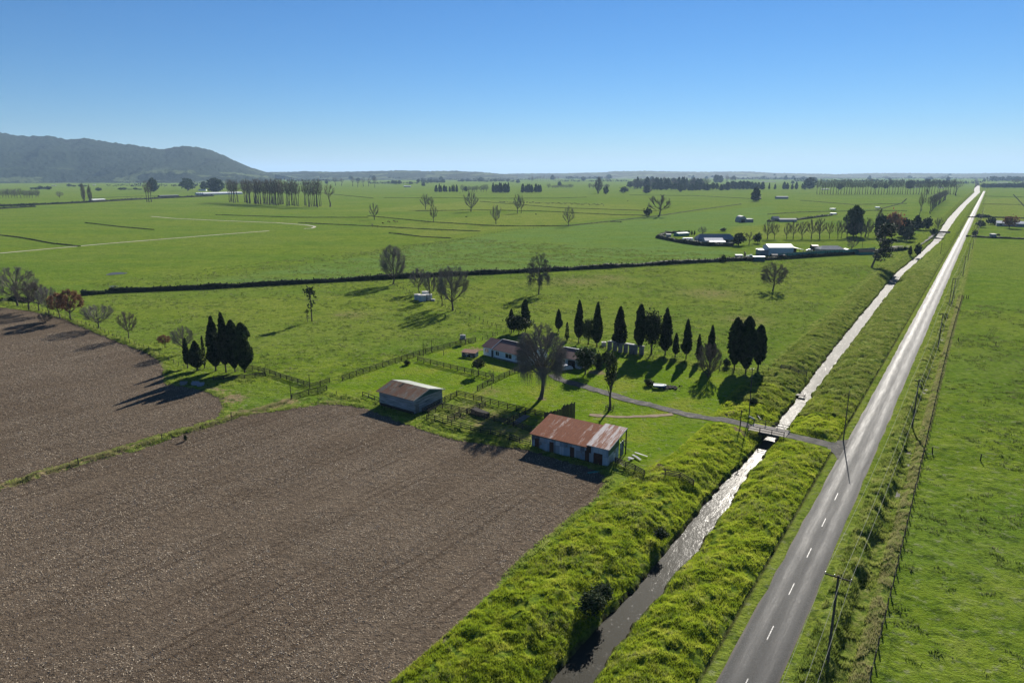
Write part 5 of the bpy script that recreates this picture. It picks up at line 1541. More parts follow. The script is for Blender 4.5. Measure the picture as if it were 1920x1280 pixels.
fence([(330, 534), (500, 506), (700, 477), (830, 455), (960, 432), (1235, 408)], 'long wire fence across the sown pasture beyond the hedge', 'wire', 1.2, 6, 0.09, GW, 3)
fence([(690, 426), (760, 430), (850, 434)], 'wire fence below the cattle in the far paddock', 'wire', 1.2, 6, 0.1, GW, 3)
fence([(1440, 480), (1530, 474), (1640, 466)], 'netting fence in front of the far sheds', 'wire', 1.3, 5, 0.09, GW, 3)

# pairs of tall gate posts and other posts
for (x, y, t, lb) in ((581, 728, 702, 'tall thin post at the upper rail of the open gateway'), (546, 750, 719, 'tall thin post at the lower rail of the open gateway'), (794, 667, 641, 'tall post of the washing line beside the long rail fence, towards the barn'),
                      (810, 661, 637, 'tall post of the washing line beside the long rail fence, towards the house'), (631, 740, 733, 'short stout post in the open gateway'), (832, 666, 657, 'single short post on the lawn beside the hutch'),
                      (887, 702, 677, 'thin stake beside the ball-shaped garden tree')):
    p = g(x, y)
    mb = MB().cyl((0, 0, -.3), 0.09, tall(x, y, t) + .3, 7, 0.07)
    o = mb.build('post', M['wood'])
    o.name = 'fence_post'
    o.location = tuple(p)
    tag(o, lb, 'post')
q0, q1 = g(794, 667), g(810, 661)
tag(MB().bar(q0 + (0, 0, 3.4), q1 + (0, 0, 3.4), 0.05, 0.05).build('washing_line', M['wood']), 'wire strung between the two tall posts by the rail fence', 'washing line')
# fallen posts along the edge of the shed yard
for k, (x, y, dx, dy, lb) in enumerate(((1350, 826, 6, -5, 'short log lying on the canal side of the lawn'), (1380, 812, 10, -7, 'pale plank lying by the bridge end'), (1420, 779, 6, 8, 'white stick lying above the bridge'))):
    a, b = g(x, y, .12), g(x + dx, y + dy, .18)
    tag(MB().bar(a + (0, 0, .12), b + (0, 0, .15), 0.35 if k == 0 else .14, 0.3 if k == 0 else 0.08).bar(a + (.1, 0, .05), b + (.1, .05, .08), .12, .1).build('log' if k == 0 else 'plank', M['concrete' if k else 'wood']), lb, 'log' if k == 0 else 'plank')


# ------------------------------------------------------------------ hedges and drains
def hedge(pts, wid, h, label, mat='hedge', dens=9, size=0.5, name='hedge', zs=0.0):
    q = along(pts, 1.2)
    rr = np.random.default_rng(int(abs(q[0, 0]) * 10))
    n = len(q)
    d = np.gradient(q[:, :2], axis=0)
    d = unit(d)
    s = np.c_[-d[:, 1], d[:, 0]]
    t = np.arange(n) * 1.2
    hv = h * (0.5 + 1.0 * fbm(t * 0.12, t * 0 + h, int(h * 10), 4))
    mb = MB()
    prof = [(-0.5, -0.1), (-0.46, 0.55), (-0.25, 0.85), (0.1, 0.9), (0.42, 0.6), (0.5, -0.1)]
    rows = [np.c_[q[:, :2] + s * (a * wid * rr.uniform(.85, 1.1, n))[:, None], b * hv * rr.uniform(.85, 1.05, n)] for a, b in prof]
    v = np.stack(rows, 1).reshape(-1, 3)
    i = (np.arange(n - 1)[:, None] * 6 + np.arange(5)[None]).ravel()
    mb.add(v, np.stack([i, i + 6, i + 7, i + 1], 1)[:, ::-1])
    m = int(n * 1.2 * dens)
    k = rr.integers(0, n, m)
    a = rr.uniform(-.55, .55, m)
    C = np.c_[q[k, :2] + s[k] * (a * wid)[:, None] + d[k] * rr.uniform(-.6, .6, (m, 1)), hv[k] * (1 - (np.abs(a) * 1.7) ** 2.5 * .6) * rr.uniform(.3, 1.05, m)]
    leaves(mb, rr, C, size, 0, .5)
    return tag(mb.build(name, M[mat]), label, 'hedge' if name == 'hedge' else None)


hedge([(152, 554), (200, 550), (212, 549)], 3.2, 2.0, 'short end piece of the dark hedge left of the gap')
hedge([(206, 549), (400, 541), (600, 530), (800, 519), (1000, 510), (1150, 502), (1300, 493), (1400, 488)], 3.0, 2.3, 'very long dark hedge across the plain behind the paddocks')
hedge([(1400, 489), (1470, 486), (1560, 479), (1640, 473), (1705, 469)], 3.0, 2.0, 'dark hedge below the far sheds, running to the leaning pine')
hedge([(0, 567), (20, 562), (60, 566)], 2.4, 1.6, 'low dark hedge behind the largest grey bare tree')
hedge([(1232, 446), (1270, 454), (1310, 460), (1330, 461), (1375, 462)], 3.0, 3.0, 'clipped dark hedge round the glass-roofed house')
hedge([(1235, 445), (1250, 438), (1290, 437)], 2.5, 2.4, 'hedge at the back of the glass-roofed house garden')
hedge([(0, 387), (60, 385), (150, 381), (270, 374), (400, 368)], 5, 3.2, 'long dark hedge on the far plain by the narrow poplars', dens=5, size=1.0)
hedge([(0, 392), (66, 388)], 4, 2.6, 'short dark hedge on the far plain before the long one', dens=5, size=1.0)
hedge([(1440, 416), (1480, 414), (1500, 412), (1560, 404)], 3, 2.0, 'low hedge by the long low shed', dens=5, size=.7)
hedge([(1812, 444), (1850, 446), (1925, 449)], 2.2, 1.3, 'low hedge beside the grey box shed across the road', dens=5, size=.6)
hedge([(1815, 408), (1860, 408), (1925, 410)], 2.2, 1.3, 'low hedge behind the white-roofed house', dens=5, size=.6)
M['drain'] = simple('drain_shade', (0.018, 0.024, 0.009), (0.05, 0.055, 0.02), 0.3, 0.9, 0.1)  # dark olive colour stands in for the shade inside the drains


def drain(pts, label, wid=1.6, h=0.7):
    o = hedge(pts, wid, h, label, 'drain', 4, 0.45, 'drain')
    return struct(o)


for pts in ([(0, 441), (40, 446), (100, 457), (150, 462)], [(160, 418), (230, 426), (288, 431)], [(560, 418), (690, 424), (800, 430), (900, 434)], [(690, 405), (800, 416), (930, 424), (1050, 424), (1075, 423)],
            [(1065, 424), (1120, 418), (1235, 405), (1300, 395), (1390, 383)], [(780, 396), (900, 394), (1010, 396), (1150, 403), (1210, 404)], [(900, 378), (1050, 390), (1230, 396)],
            [(405, 403), (560, 408), (690, 408)], [(730, 437), (790, 444), (845, 447)], [(1145, 416), (1165, 417)], [(1440, 402), (1500, 398), (1640, 395), (1690, 382), (1700, 373)], [(1640, 395), (1700, 396)],
            [(1500, 376), (1600, 384), (1700, 382)], [(1845, 368), (1925, 370)], [(1840, 383), (1925, 384)], [(1900, 365), (1925, 392)], [(400, 352), (560, 358), (700, 372)], [(720, 371), (900, 372), (1040, 372), (1100, 370)],
            [(1180, 366), (1300, 367), (1410, 373)], [(0, 344), (150, 342), (320, 337)], [(160, 372), (330, 366)]):
    drain(pts, 'raised strip coloured dark for the shade in a drain across the far pasture')


# ------------------------------------------------------------------ buildings
def gable(root, x0, x1, y0, y1, he, hr, wall, roof, over=0.35, hip=0.0, names=('wall', 'roof'), th=0.08, gable_mat=None):
    "a ridged block in the root's own space, ridge along x"
    ym = (y0 + y1) / 2
    mb = MB()
    if hip:
        mb.box(((x0 + x1) / 2, ym, he / 2), (x1 - x0, y1 - y0, he))
    else:
        a = [(x0, y0, 0), (x0, y1, 0), (x0, y1, he), (x0, ym, hr), (x0, y0, he)]
        b = [(x1, p[1], p[2]) for p in a]
        v = np.array(a + b)
        mb.add(v, [[0, 4, 3, 2, 1], [5, 6, 7, 8, 9]])
        mb.f.setdefault(4, []).append(np.array([[0, 5, 9, 4], [1, 2, 7, 6]]) + mb.n - 10)
    mb.build(names[0], M[wall], root)
    k = (hr - he) / (ym - y0)
    e = he - over * k + 0.03
    top = hr + 0.03
    rb_ = MB()
    for s_, ye in ((1, y0 - over), (-1, y1 + over)):
        pts = [(x0 - over, ye, e), (x1 + over, ye, e), (x1 + over - hip, ym, top), (x0 - over + hip, ym, top)]
        if s_ < 0:
            pts = pts[::-1]
        rb_.slab(np.array(pts) + (0, 0, th), th)
    if hip:
        for s_, xe in ((-1, x0 - over), (1, x1 + over)):
            pts = [(xe, y1 + over, e), (xe, y0 - over, e), (xe - s_ * hip, ym, top)]
            if s_ > 0:
                pts = pts[::-1]
            rb_.slab(np.array(pts) + (0, 0, th), th)
    return rb_.build(names[1], M[roof], root)


def window(root, c, w_, h, ny=-1, axis='y', mat='white'):
    "a framed window on a wall face; c is the middle of the opening on the wall plane"
    c = np.asarray(c, float)
    fr = MB()
    t, dpt = 0.07, 0.06
    ax = np.array([1, 0, 0]) if axis == 'y' else np.array([0, 1, 0])
    nn = np.array([0, ny, 0]) if axis == 'y' else np.array([ny, 0, 0])
    P0 = c + nn * 0.03
    for s_ in (-1, 0, 1):
        a = P0 + ax * s_ * w_ / 2
        fr.bar(a - (0, 0, h / 2), a + (0, 0, h / 2), dpt, t)
    for s_ in (-1, 1):
        a = P0 + np.array([0, 0, s_ * h / 2])
        fr.bar(a - ax * w_ / 2, a + ax * w_ / 2, dpt, t)
    f = fr.build('window', M[mat], root)
    gl = MB()
    d = (w_, 0.03, h) if axis == 'y' else (0.03, w_, h)
    gl.box(c + nn * 0.02, d)
    gl.build('pane', M['glass'], f)
    return f


def place(name, label, cat, A, B, group=None):
    "an Empty at ground pixel A whose +x runs towards ground pixel B"
    a, rz, L = frame(g(*A), g(*B))
    return thing(name, label, cat, a, rz, group), L


# the red-roofed tin shed
root, L = place('tin_shed', 'long patched tin shed with a rusty red sloping roof beside the brown field', 'shed', (997, 839), (1140, 875))
D = 6.6
Lm = L * 0.735
hf, hb = 3.0, 4.5
mb = MB()
mb.box((L / 2, 0, hf / 2), (L, 0.08, hf)).box((Lm / 2, D, hb / 2), (Lm, 0.08, hb))
mb.slab([(0, D, 0), (0, 0, 0), (0, 0, hf - .04), (0, D, hb - .04)], 0.08)
mb.build('wall', M['tinwall'], root)
MB().slab([(L, 0, 0), (L, 4.3, 0), (L, 4.3, 3.2), (L, 0, 2.0)], 0.08).build('side_wall', M['tinwall'], root)
gp = MB().slab([(L + .04, 0, 2.0), (L + .04, 4.3, 2.6), (L + .04, 4.3, hf + 1.0), (L + .04, 0, hf + .05)], 0.06).build('gable_panel', M['green'], root)
gp['label'] = 'dark green painted panel at the top of the end wall'
MB().box((L * .87, 0.0, hf + .2), (L * .26, .07, .45)).build('fascia', M['tinwall'], root)
rf = MB().slab([(-.25, -.45, hf - .06), (Lm + .1, -.45, hf - .06), (Lm + .1, D + .5, hb + .12), (-.25, D + .5, hb + .12)], 0.06)
rf.build('roof', M['shedroof'], root)
lr = MB().slab([(Lm - .05, -.5, hf + .40), (L + .35, -.5, hf + .40), (L + .35, D + .6, hb + .52), (Lm - .05, D + .6, hb + .52)], 0.06)
o = lr.build('lean_to_roof', M['leanroof'], root)
o['label'] = 'raised end roof, streaked white and rust'
for x in (1.15, 4.3, 8.6, 11.6, 14.2, L - 2.4):
    dr_ = MB().box((x, -.07, 1.05), (0.85, .05, 2.1)).bar((x - .4, -.11, .2), (x + .4, -.11, 1.9), .03, .08).build('door', M['rustdoor'], root)
    MB().box((x + .32, -.12, 1.05), (.06, .05, .16)).build('handle', M['black'], dr_)
MB().box((L * .757, -.07, 2.45), (0.95, .05, 1.25)).build('rusty_panel', M['rustdoor'], root)
gt = MB().bar((-.25, -.5, hf - .14), (Lm, -.5, hf - .14), .14, .1)
gt.build('gutter', M['dark'], root)
MB().bar((.15, -.14, .1), (.15, -.14, hf - .1), .09, .09).build('downpipe', M['zinc'], root)
bt = MB()
for x in np.arange(.9, L, 1.85):
    bt.bar((x, -.06, .05), (x, -.06, hf - .12), .03, .05)
bt.bar((0, -.07, 1.72), (L - .02, -.07, 1.72), .035, .06)
bt.build('batten', M['greywall'], root)
for x in np.linspace(Lm + .2, L + .2, 3)[1:]:
    MB().bar((x, D + .35, 0), (x, D + .35, hb + .36), .18, .18).build('post', M['wood'], root)
MB().bar((L + .2, D + .35, 1.0), (L + .2, 4.3, 3.9), .08, .1).bar((L + .2, D + .35, 2.4), (L + .2, 4.4, 4.05), .08, .1).build('brace', M['wood'], root)
MB().bar((Lm, D + .45, hb + .33), (L + .3, D + .45, hb + .33), .1, .2).build('beam', M['palecon'], root)
MB().bar((L + .31, -.4, hf + .33), (L + .31, D + .5, hb + .45), .08, .2).build('barge_board', M['palecon'], root)
MB().slab([(L - .05, 5.0, .1), (L + .05, 6.4, .1), (L + .05, 6.4, 3.0), (L - .05, 5.0, 2.7)], .05).build('loose_sheet', M['tinwall'], root)
shed = root
# sheets and boards lying at the open end
for k, (A, B, w_, zz, mt, lb) in enumerate((((1178, 859), (1188, 862), .6, .22, 'zinc', 'bent iron sheet leaning at the open end of the red-roofed shed'), ((1186, 854), (1201, 864), .45, .3, 'zinc', 'long pale sheet lying on the grass beside the shed'),
                                        ((1190, 850), (1214, 858), .3, .25, 'palecon', 'pale plank pointing away from the shed post'), ((1178, 865), (1186, 862), .4, .4, 'zinc', 'crumpled short sheet on top of the heap by the shed'),
                                        ((1148, 873), (1168, 872), 1.3, .12, 'zinc', 'flat iron sheet on the ground under the shed end wall'), ((1102, 887), (1128, 884), .5, .1, 'teal', 'thin greenish sheet lying in the shadow of the shed'))):
    a, b = g(*A), g(*B)
    dd = unit(b - a)
    s_ = np.array([-dd[1], dd[0], 0]) * w_ / 2
    zt = np.array([0, 0, zz])
    mb = MB()
    for f0, f1 in ((0, .5), (.5, 1)):
        p, q = a + (b - a) * f0, a + (b - a) * f1
        z0, z1 = (np.array([0, 0, .05 + zz * (1 - abs(1 - 2 * f) * .4 * (k % 2))]) for f in (f0, f1))
        mb.slab([p - s_ + z0, q - s_ + z1, q + s_ + z1, p + s_ + z0], .03)
    o = mb.build('iron_sheet' if mt != 'palecon' else 'plank', M[mt])
    tag(o, lb, 'sheet' if mt != 'palecon' else 'plank')

# the grey barn
root, L = place('barn', 'weathered grey timber barn with a rusty ridged roof and one pale slope', 'barn', (712, 759), (777, 777))
D = float(np.hypot(*(g(824, 754) - g(777, 777))[:2]))
D = min(D, 9.0)
he, hr = 3.35, 4.6
ym = D / 2
a = [(0, 0, 0), (0, D, 0), (0, D, he), (0, ym, hr), (0, 0, he)]
v = np.array(a + [(L, p[1], p[2]) for p in a])
mb = MB().add(v, [[0, 4, 3, 2, 1], [5, 6, 7, 8, 9]])
mb.f.setdefault(4, []).append(np.array([[0, 5, 9, 4], [1, 2, 7, 6]]))
mb.build('wall', M['boardwall'], root)
k = (hr - he) / ym
ov = .55
MB().slab(np.array([(-.5, -ov, he - ov * k), (L + .45, -ov, he - ov * k), (L + .45, ym, hr), (-.5, ym, hr)]) + (0, 0, .1), .07).build('roof', M['barnroof'], root)
o = MB().slab(np.array([(-.5, ym + .01, hr), (L + .45, ym + .01, hr), (L + .45, D + ov, he - ov * k), (-.5, D + ov, he - ov * k)]) + (0, 0, .1), .07).build('roof', M['barnpale'], root)
o['label'] = 'pale far slope of the barn roof'
MB().bar((L + .42, -ov, he - ov * k + .02), (L + .42, ym, hr + .02), .05, .22).bar((L + .42, D + ov, he - ov * k + .02), (L + .42, ym, hr + .02), .05, .22).build('barge_board', M['palecon'], root)
gp = MB().slab([(L + .05, .25, he - .1), (L + .05, D - .25, he - .1), (L + .05, ym, hr - .15)], .05).build('gable_panel', M['teal_dark'], root)
gp['label'] = 'dark greenish upper gable'
MB().slab(np.array([(3.2, ym * .62, he + (hr - he) * .62), (3.9, ym * .62, he + (hr - he) * .62), (3.9, ym * .93, he + (hr - he) * .93), (3.2, ym * .93, he + (hr - he) * .93)]) + (0, 0, .13), .02).build('roof_hole', M['dark'], root)
dr_ = MB().box((L + .04, .9, 1.1), (.06, 1.1, 2.1)).build('door', M['concrete'], root)
MB().box((L + .09, 1.3, 1.1), (.06, .06, .2)).build('handle', M['black'], dr_)
MB().box((L / 2, -.03, .32), (L - .1, .05, .6)).build('base_board', M['dark'], root)

# the white house
root, L = place('white_house', 'white weatherboard farmhouse with a maroon ridged roof behind the big bare tree', 'house', (926, 671), (1003, 690))
L = 12.5
D, he, hr = 8.2, 2.7, 4.5
rf = gable(root, 0, L, 0, D, he, hr, 'whitish', 'brownred', .5)
MB().bar((-.5, D / 2, hr + .16), (L + .5, D / 2, hr + .16), .22, .07).build('ridge_cap', M['palecon'], rf)
MB().bar((-.5, -.5, he - .13), (-.5, D / 2, hr + .12), .1, .2).bar((-.5, D + .5, he - .13), (-.5, D / 2, hr + .12), .1, .2).build('barge_board', M['white'], rf)
lw = gable(root, -4.6, -.02, .5, D - .5, he - .1, hr - .25, 'whitish', 'brownred', .45, names=('side_wall', 'side_roof'))
for x, w_, h in ((1.4, 1.3, 1.2), (5.6, 2.4, 1.3), (9.8, 2.2, 1.2)):
    window(root, (x, -.005, 1.55), w_, h)
window(root, (-3.2, .495, 1.5), 1.5, 1.1)
dr_ = MB().box((-.9, .44, 1.0), (.9, .06, 2.0)).build('door', M['dark'], root)
MB().box((-.6, .40, 1.0), (.08, .06, .1)).build('handle', M['chrome'], dr_)
MB().bar((-.1, -.12, .2), (-.1, -.12, he), .1, .1).build('downpipe', M['white'], root)
MB().box((L / 2, -.02, .18), (L - .04, .05, .36)).build('base_board', M['concrete'], root)
ch = MB().box((L * .62, D / 2 + .9, hr + .1), (.8, .6, 1.5)).build('chimney', M['concrete'], rf)

root, L = place('house_wing', 'smaller maroon-roofed building with white roof edges right of the big bare tree', 'garage', (1045, 684), (1077, 690))
L = 7.0
rf = gable(root, 0, L, 0, 7.5, 2.5, 4.1, 'pale_blue', 'brownred', .45)
MB().bar((L + .45, -.45, 2.45), (L + .45, 3.75, 4.2), .1, .2).bar((L + .45, 7.95, 2.45), (L + .45, 3.75, 4.2), .1, .2).bar((-.4, 3.75, 4.24), (L + .4, 3.75, 4.24), .2, .08).build('barge_board', M['white'], rf)
window(root, (1.8, -.005, 1.5), 1.3, 1.0)
window(root, (L + .005, 2.2, 1.5), 1.3, 1.0, 1, 'x')
dr_ = MB().box((4.4, -.03, 1.0), (2.2, .05, 2.0)).build('door', M['dark'], root)
MB().box((4.4, -.08, .9), (.3, .05, .08)).build('handle', M['chrome'], dr_)

# pale car under the tree
def car(x, y, rz, label, paint, s=1.0):
    p = g(x, y)
    o = thing('parked_car', label, 'car', p, rz)
    pf = [(-2.1, .35), (-2.15, .75), (-2.0, .92), (-1.3, .98), (-.75, 1.42), (.75, 1.45), (1.35, 1.0), (2.05, .9), (2.2, .6), (2.15, .35)]
    rings = []
    for yy, k in ((-.86, .93), (-.78, 1.0), (.78, 1.0), (.86, .93)):
        rings.append([(a * (.985 if abs(yy) > .8 else 1), yy * (.84 if b > 1.2 else 1), .3 + (b - .3) * k) for a, b in pf])
    v = np.array(rings).reshape(-1, 3)
    n = len(pf)
    fc = [[r * n + i, r * n + (i + 1) % n, (r + 1) * n + (i + 1) % n, (r + 1) * n + i] for r in range(3) for i in range(n)]
    mb = MB().add(v, fc)
    mb.f.setdefault(n, []).append(np.array([list(range(n)), [3 * n + i for i in range(n)][::-1]]))
    mb.build('body', M[paint], o)
    for s_ in (-1, 1):
        MB().slab(np.array([(-1.0, s_ * .80, 1.02), (1.1, s_ * .80, 1.03), (.7, s_ * .73, 1.36), (-.7, s_ * .73, 1.35)])[::s_], .02).build('side_window', M['glass'], o)
    MB().slab([(1.36, -.7, 1.03), (1.36, .7, 1.03), (.80, .62, 1.42), (.80, -.62, 1.42)], .02).build('windscreen', M['glass'], o)
    for a in (-1.3, 1.35):
        for s_ in (-1, 1):
            w1 = MB().tubes([(a, s_ * .72, .32)], [(a, s_ * .9, .32)], .32, .32, 14)
            wh = w1.build('wheel', M['black'], o)
            MB().tubes([(a, s_ * .84, .32)], [(a, s_ * .92, .32)], .19, .19, 10).build('rim', M['chrome'], wh)
    return o


car(1060, 679, 0.6, 'pale car parked beside the maroon-roofed wing', 'carwhite')
car(1058, 694, 0.35, 'small pale car at the start of the gravel drive', 'carwhite')
car(1517, 471, 0.1, 'silver car parked by the white far shed', 'carwhite')
car(1546, 474, 0.4, 'silver car parked in front of the long grey house', 'carwhite')

# hutch, tank stand
root, L = place('garden_hut', 'low rusty-roofed open hut on the lawn left of the house', 'hut', (866, 668), (893, 671))
L = 4.2
MB().box((L / 2, 1.9, .7), (L, .06, 1.4)).box((0, 1, .7), (.06, 1.9, 1.4)).box((L, 1, .7), (.06, 1.9, 1.4)).build('wall', M['palecon'], root)
MB().slab([(-.2, -.3, 1.35), (L + .2, -.3, 1.35), (L + .2, 2.2, 1.75), (-.2, 2.2, 1.75)], .05).build('roof', M['orange'], root)
for x in (.05, L / 3, 2 * L / 3, L - .05):
    MB().bar((x, 0, 0), (x, 0, 1.36), .09, .09).build('post', M['palecon'], root)
MB().box((L * .3, .6, .4), (1.1, .7, .8)).box((L * .7, .7, .3), (.8, .8, .6)).build('crate', M['concrete'], root)
root = thing('tank_stand', 'pale square water tank on a short timber stand by the end of the rail fence', 'tank', g(868, 645))
for sx in (-1, 1):
    for sy in (-1, 1):
        MB().bar((sx * .8, sy * .8, 0), (sx * .8, sy * .8, 1.6), .14, .14).build('leg', M['wood'], root)
MB().box((0, 0, 1.66), (2.0, 2.0, .12)).build('platform', M['wood'], root)
MB().cyl((0, 0, 1.72), .85, 1.1, 16).cyl((0, 0, 2.82), .5, .1, 16).build('tank', M['zinc'], root)

# concrete water tanks in the paddock
for k, (x, y, r_, h, lb) in enumerate(((783, 562, 1.35, 2.2, 'leftmost of the four grey water tanks'), (792, 564, 1.55, 2.4, 'largest of the four grey water tanks, second from the left'), (798, 558, 1.5, 2.5, 'grey water tank behind the others'),
                                     (804, 562, 1.35, 2.2, 'grey water tank at the bare tree end of the cluster'))):
    o = thing('water_tank', lb, 'tank', g(x, y), 0, 'cluster of water tanks')
    MB().cyl((0, 0, 0), r_, h, 20).build('shell', M['pale_blue'], o)
    MB().cyl((0, 0, h), r_ + .06, .10, 20).cyl((0, 0, h + .1), r_ * .9, .28, 20, .2).build('lid', M['palecon'], o)
    MB().bar((r_ + .03, 0, .1), (r_ + .03, 0, h), .07, .07).build('pipe', M['black'], o)
tag(MB().box((0, 0, .35), (1.5, .8, .7)).box((0, 0, .73), (1.6, .9, .08)).build('pump_box', M['palecon']), 'small pale pump box beside the water tanks', 'box').location = tuple(g(812, 564))

# broken concrete pillars behind the conifers
px_ = [(1143, 656), (1153, 658), (1163, 660), (1173, 661), (1184, 663), (1191, 664), (1203, 665)]
for k, (x, y) in enumerate(px_):
    p = g(x, y)
    w_ = 1.25 if k != 4 else 1.5
    o = MB().box((0, 0, 1.25), (w_, .8, 2.5)).box((0, 0, 2.56), (w_ + .25, 1.0, .14)).box((.1, -.45, .5), (w_ * .7, .2, 1.0)).build('concrete_pillar', M['concrete'])
    o.location = tuple(p)
    o.rotation_euler = (0, 0, TH * 0 - .25)
    tag(o, 'grey concrete pillar, ' + ('first', 'second', 'third', 'fourth', 'fifth and widest', 'sixth', 'last')[k] + ' of the broken row counted from the house', 'pillar', 'broken concrete pillars')
for A, B, lb in (((1143, 656), (1153, 658), 'pale beam on top of the pillars nearest the house'), ((1173, 661), (1191, 664), 'long pale beam on top of the middle pillars')):
    a, b = g(*A), g(*B)
    tag(MB().bar(a + (0, 0, 2.75), b + (0, 0, 2.75), .9, .22).build('concrete_beam', M['palecon']), lb, 'beam')
o = MB().box((0, 0, .6), (1.2, 1.2, 1.2)).box((0, 0, 1.26), (1.35, 1.35, .12)).cyl((0, 0, 1.32), .35, .1, 10).build('concrete_box', M['palecon'])
o.location = tuple(g(1132, 649))
tag(o, 'small white concrete box standing left of the pillars', 'box')

# the dinghy
o = thing('dinghy', 'small white and blue dinghy lying on the lawn', 'boat', g(1237, 728) + (0, 0, .1), -.15)
xs_ = np.linspace(-1.5, 1.5, 9)
hull, deck = [], []
for x in xs_:
    f = max(.05, 1 - max(0, (x - .2) / 1.35) ** 2)
    hull.append([(x, -.75 * f, .75), (x, -.6 * f, .3), (x, 0, .0 if f > .3 else .2), (x, .6 * f, .3), (x, .75 * f, .75)])
v = np.array(hull).reshape(-1, 3)
i = (np.arange(8)[:, None] * 5 + np.arange(4)[None]).ravel()
mb = MB().add(v, np.stack([i, i + 1, i + 6, i + 5], 1))
mb.f.setdefault(5, []).append(np.array([[4, 3, 2, 1, 0]]))
mb.build('hull', M['bluehull'], o)
mb = MB()
for a, b in zip(range(8), range(1, 9)):
    for s_ in (0, 4):
        mb.bar(np.array(hull[a][s_]) + (0, 0, .02), np.array(hull[b][s_]) + (0, 0, .02), .14, .2)
mb.build('gunwale', M['white'], o)
v = np.array([[h_[0], h_[4]] for h_ in hull]) * np.array([1, .98, 1]) - (0, 0, .02)
i = np.arange(8) * 2
MB().add(v.reshape(-1, 3), np.stack([i, i + 2, i + 3, i + 1], 1)).build('deck', M['white'], o)
mb = MB()
rr = np.random.default_rng(3)
p = g(1254, 727)
for k in range(90):
    c = p + np.array([rr.normal(0, 1.1), rr.normal(0, .7), 0])
    mb.box((c[0], c[1], rr.uniform(.05, .3)), rr.uniform(.1, .55, 3) * (1, 1, .6), rr.uniform(0, 3))
tag(mb.build('rubbish', M['dark']), 'dark heap of burnt rubbish beside the dinghy', None, None, 'stuff')
for k, (x, y, lb) in enumerate(((366, 722, 'pale blue scrap panel lying under the dark conifers'), (344, 722, 'greyish white scrap heap at the field side of the dark conifers'), (376, 724, 'second pale scrap panel towards the conifer trunks'))):
    p = g(x, y)
    mb = MB().slab(p + np.array([(-.9, -.3, .3), (.9, -.3, .3), (.9, .5, .9), (-.9, .5, .9)]), .06).slab(p + np.array([(-.5, -.8, .2), (.6, -.7, .2), (.6, -.1, .5), (-.5, -.2, .55)]), .05)
    tag(mb.build('scrap_metal', M['greywall' if k != 1 else 'concrete']), lb, 'scrap')
# tree guard round the foot of the magnolia; mulch frames
p = g(1143, 768)
o = thing('tree_guard', 'low timber guard round the foot of the tall glossy tree', 'guard', p)
for k in range(6):
    a = k * math.pi / 3
    MB().bar((math.cos(a) * .9, math.sin(a) * .9, 0), (math.cos(a) * .9, math.sin(a) * .9, .95), .09, .09).build('post', M['wood'], o)
mb = MB()
for z in (.4, .8):
    for k in range(6):
        a, b = k * math.pi / 3, (k + 1) * math.pi / 3
        mb.bar((math.cos(a) * .9, math.sin(a) * .9, z), (math.cos(b) * .9, math.sin(b) * .9, z), .04, .1)
mb.build('rail', M['wood'], o)
# trough and fallen race in the yards, the plank wall
a, b = g(887, 772), g(914, 783)
o = MB().bar(a + (0, 0, .45), b + (0, 0, .45), 1.3, .9).bar(a + (0, 0, .93), b + (0, 0, .93), 1.45, .08).build('trough', M['dark'])
tag(o, 'long dark concrete trough in the stock yard', 'trough')
a, b = g(963, 797), g(988, 782)
mb = MB()
dd = unit(b - a)
s_ = np.array([-dd[1], dd[0], 0])
for k in range(5):
    mb.bar(a + s_ * (k * .32 - .64) + (0, 0, .25), b + s_ * (k * .32 - .64) + (0, 0, .45), .2, .06)
for f in (.1, .5, .9):
    mb.bar(a + (b - a) * f - s_ * .7 + (0, 0, .36 + .1 * f), a + (b - a) * f + s_ * .7 + (0, 0, .36 + .1 * f), .12, .06)
tag(mb.build('fallen_gate', M['concrete']), 'pale slatted gate lying in the stock yard', 'gate')
q = along([(1020, 785), (1040, 782), (1052, 782), (1066, 784), (1078, 785)], .3)
hh = np.interp(np.linspace(0, 1, len(q)), [0, .35, .5, .62, .9, 1], [1.2, 1.35, 1.6, 2.6, 3.3, 3.7])
o = thing('plank_wall', 'dark plank wall rising in a curve behind the red-roofed shed', 'wall', q[0])
mb = MB()
for k in range(len(q) - 1):
    m_ = (q[k] + q[k + 1]) / 2 - q[0]
    mb.bar(m_ + (0, 0, -.1), m_ + (0, 0, hh[k] + .12 * ((k * 7) % 3)), .05, .27)
mb.build('planks', M['wood'], o).name = 'boarding'
for k in range(0, len(q), 5):
    m_ = q[k] - q[0]
    MB().bar(m_ + (0.1, .1, -.1), m_ + (.1, .1, hh[min(k, len(hh) - 1)] + .3), .16, .16).build('post', M['wood'], o)

# ------------------------------------------------------------------ the bridge
root = thing('bridge', 'small plank bridge with dark handrails carrying the drive over the canal', 'bridge', P(0, 0), math.pi / 2 - TH)
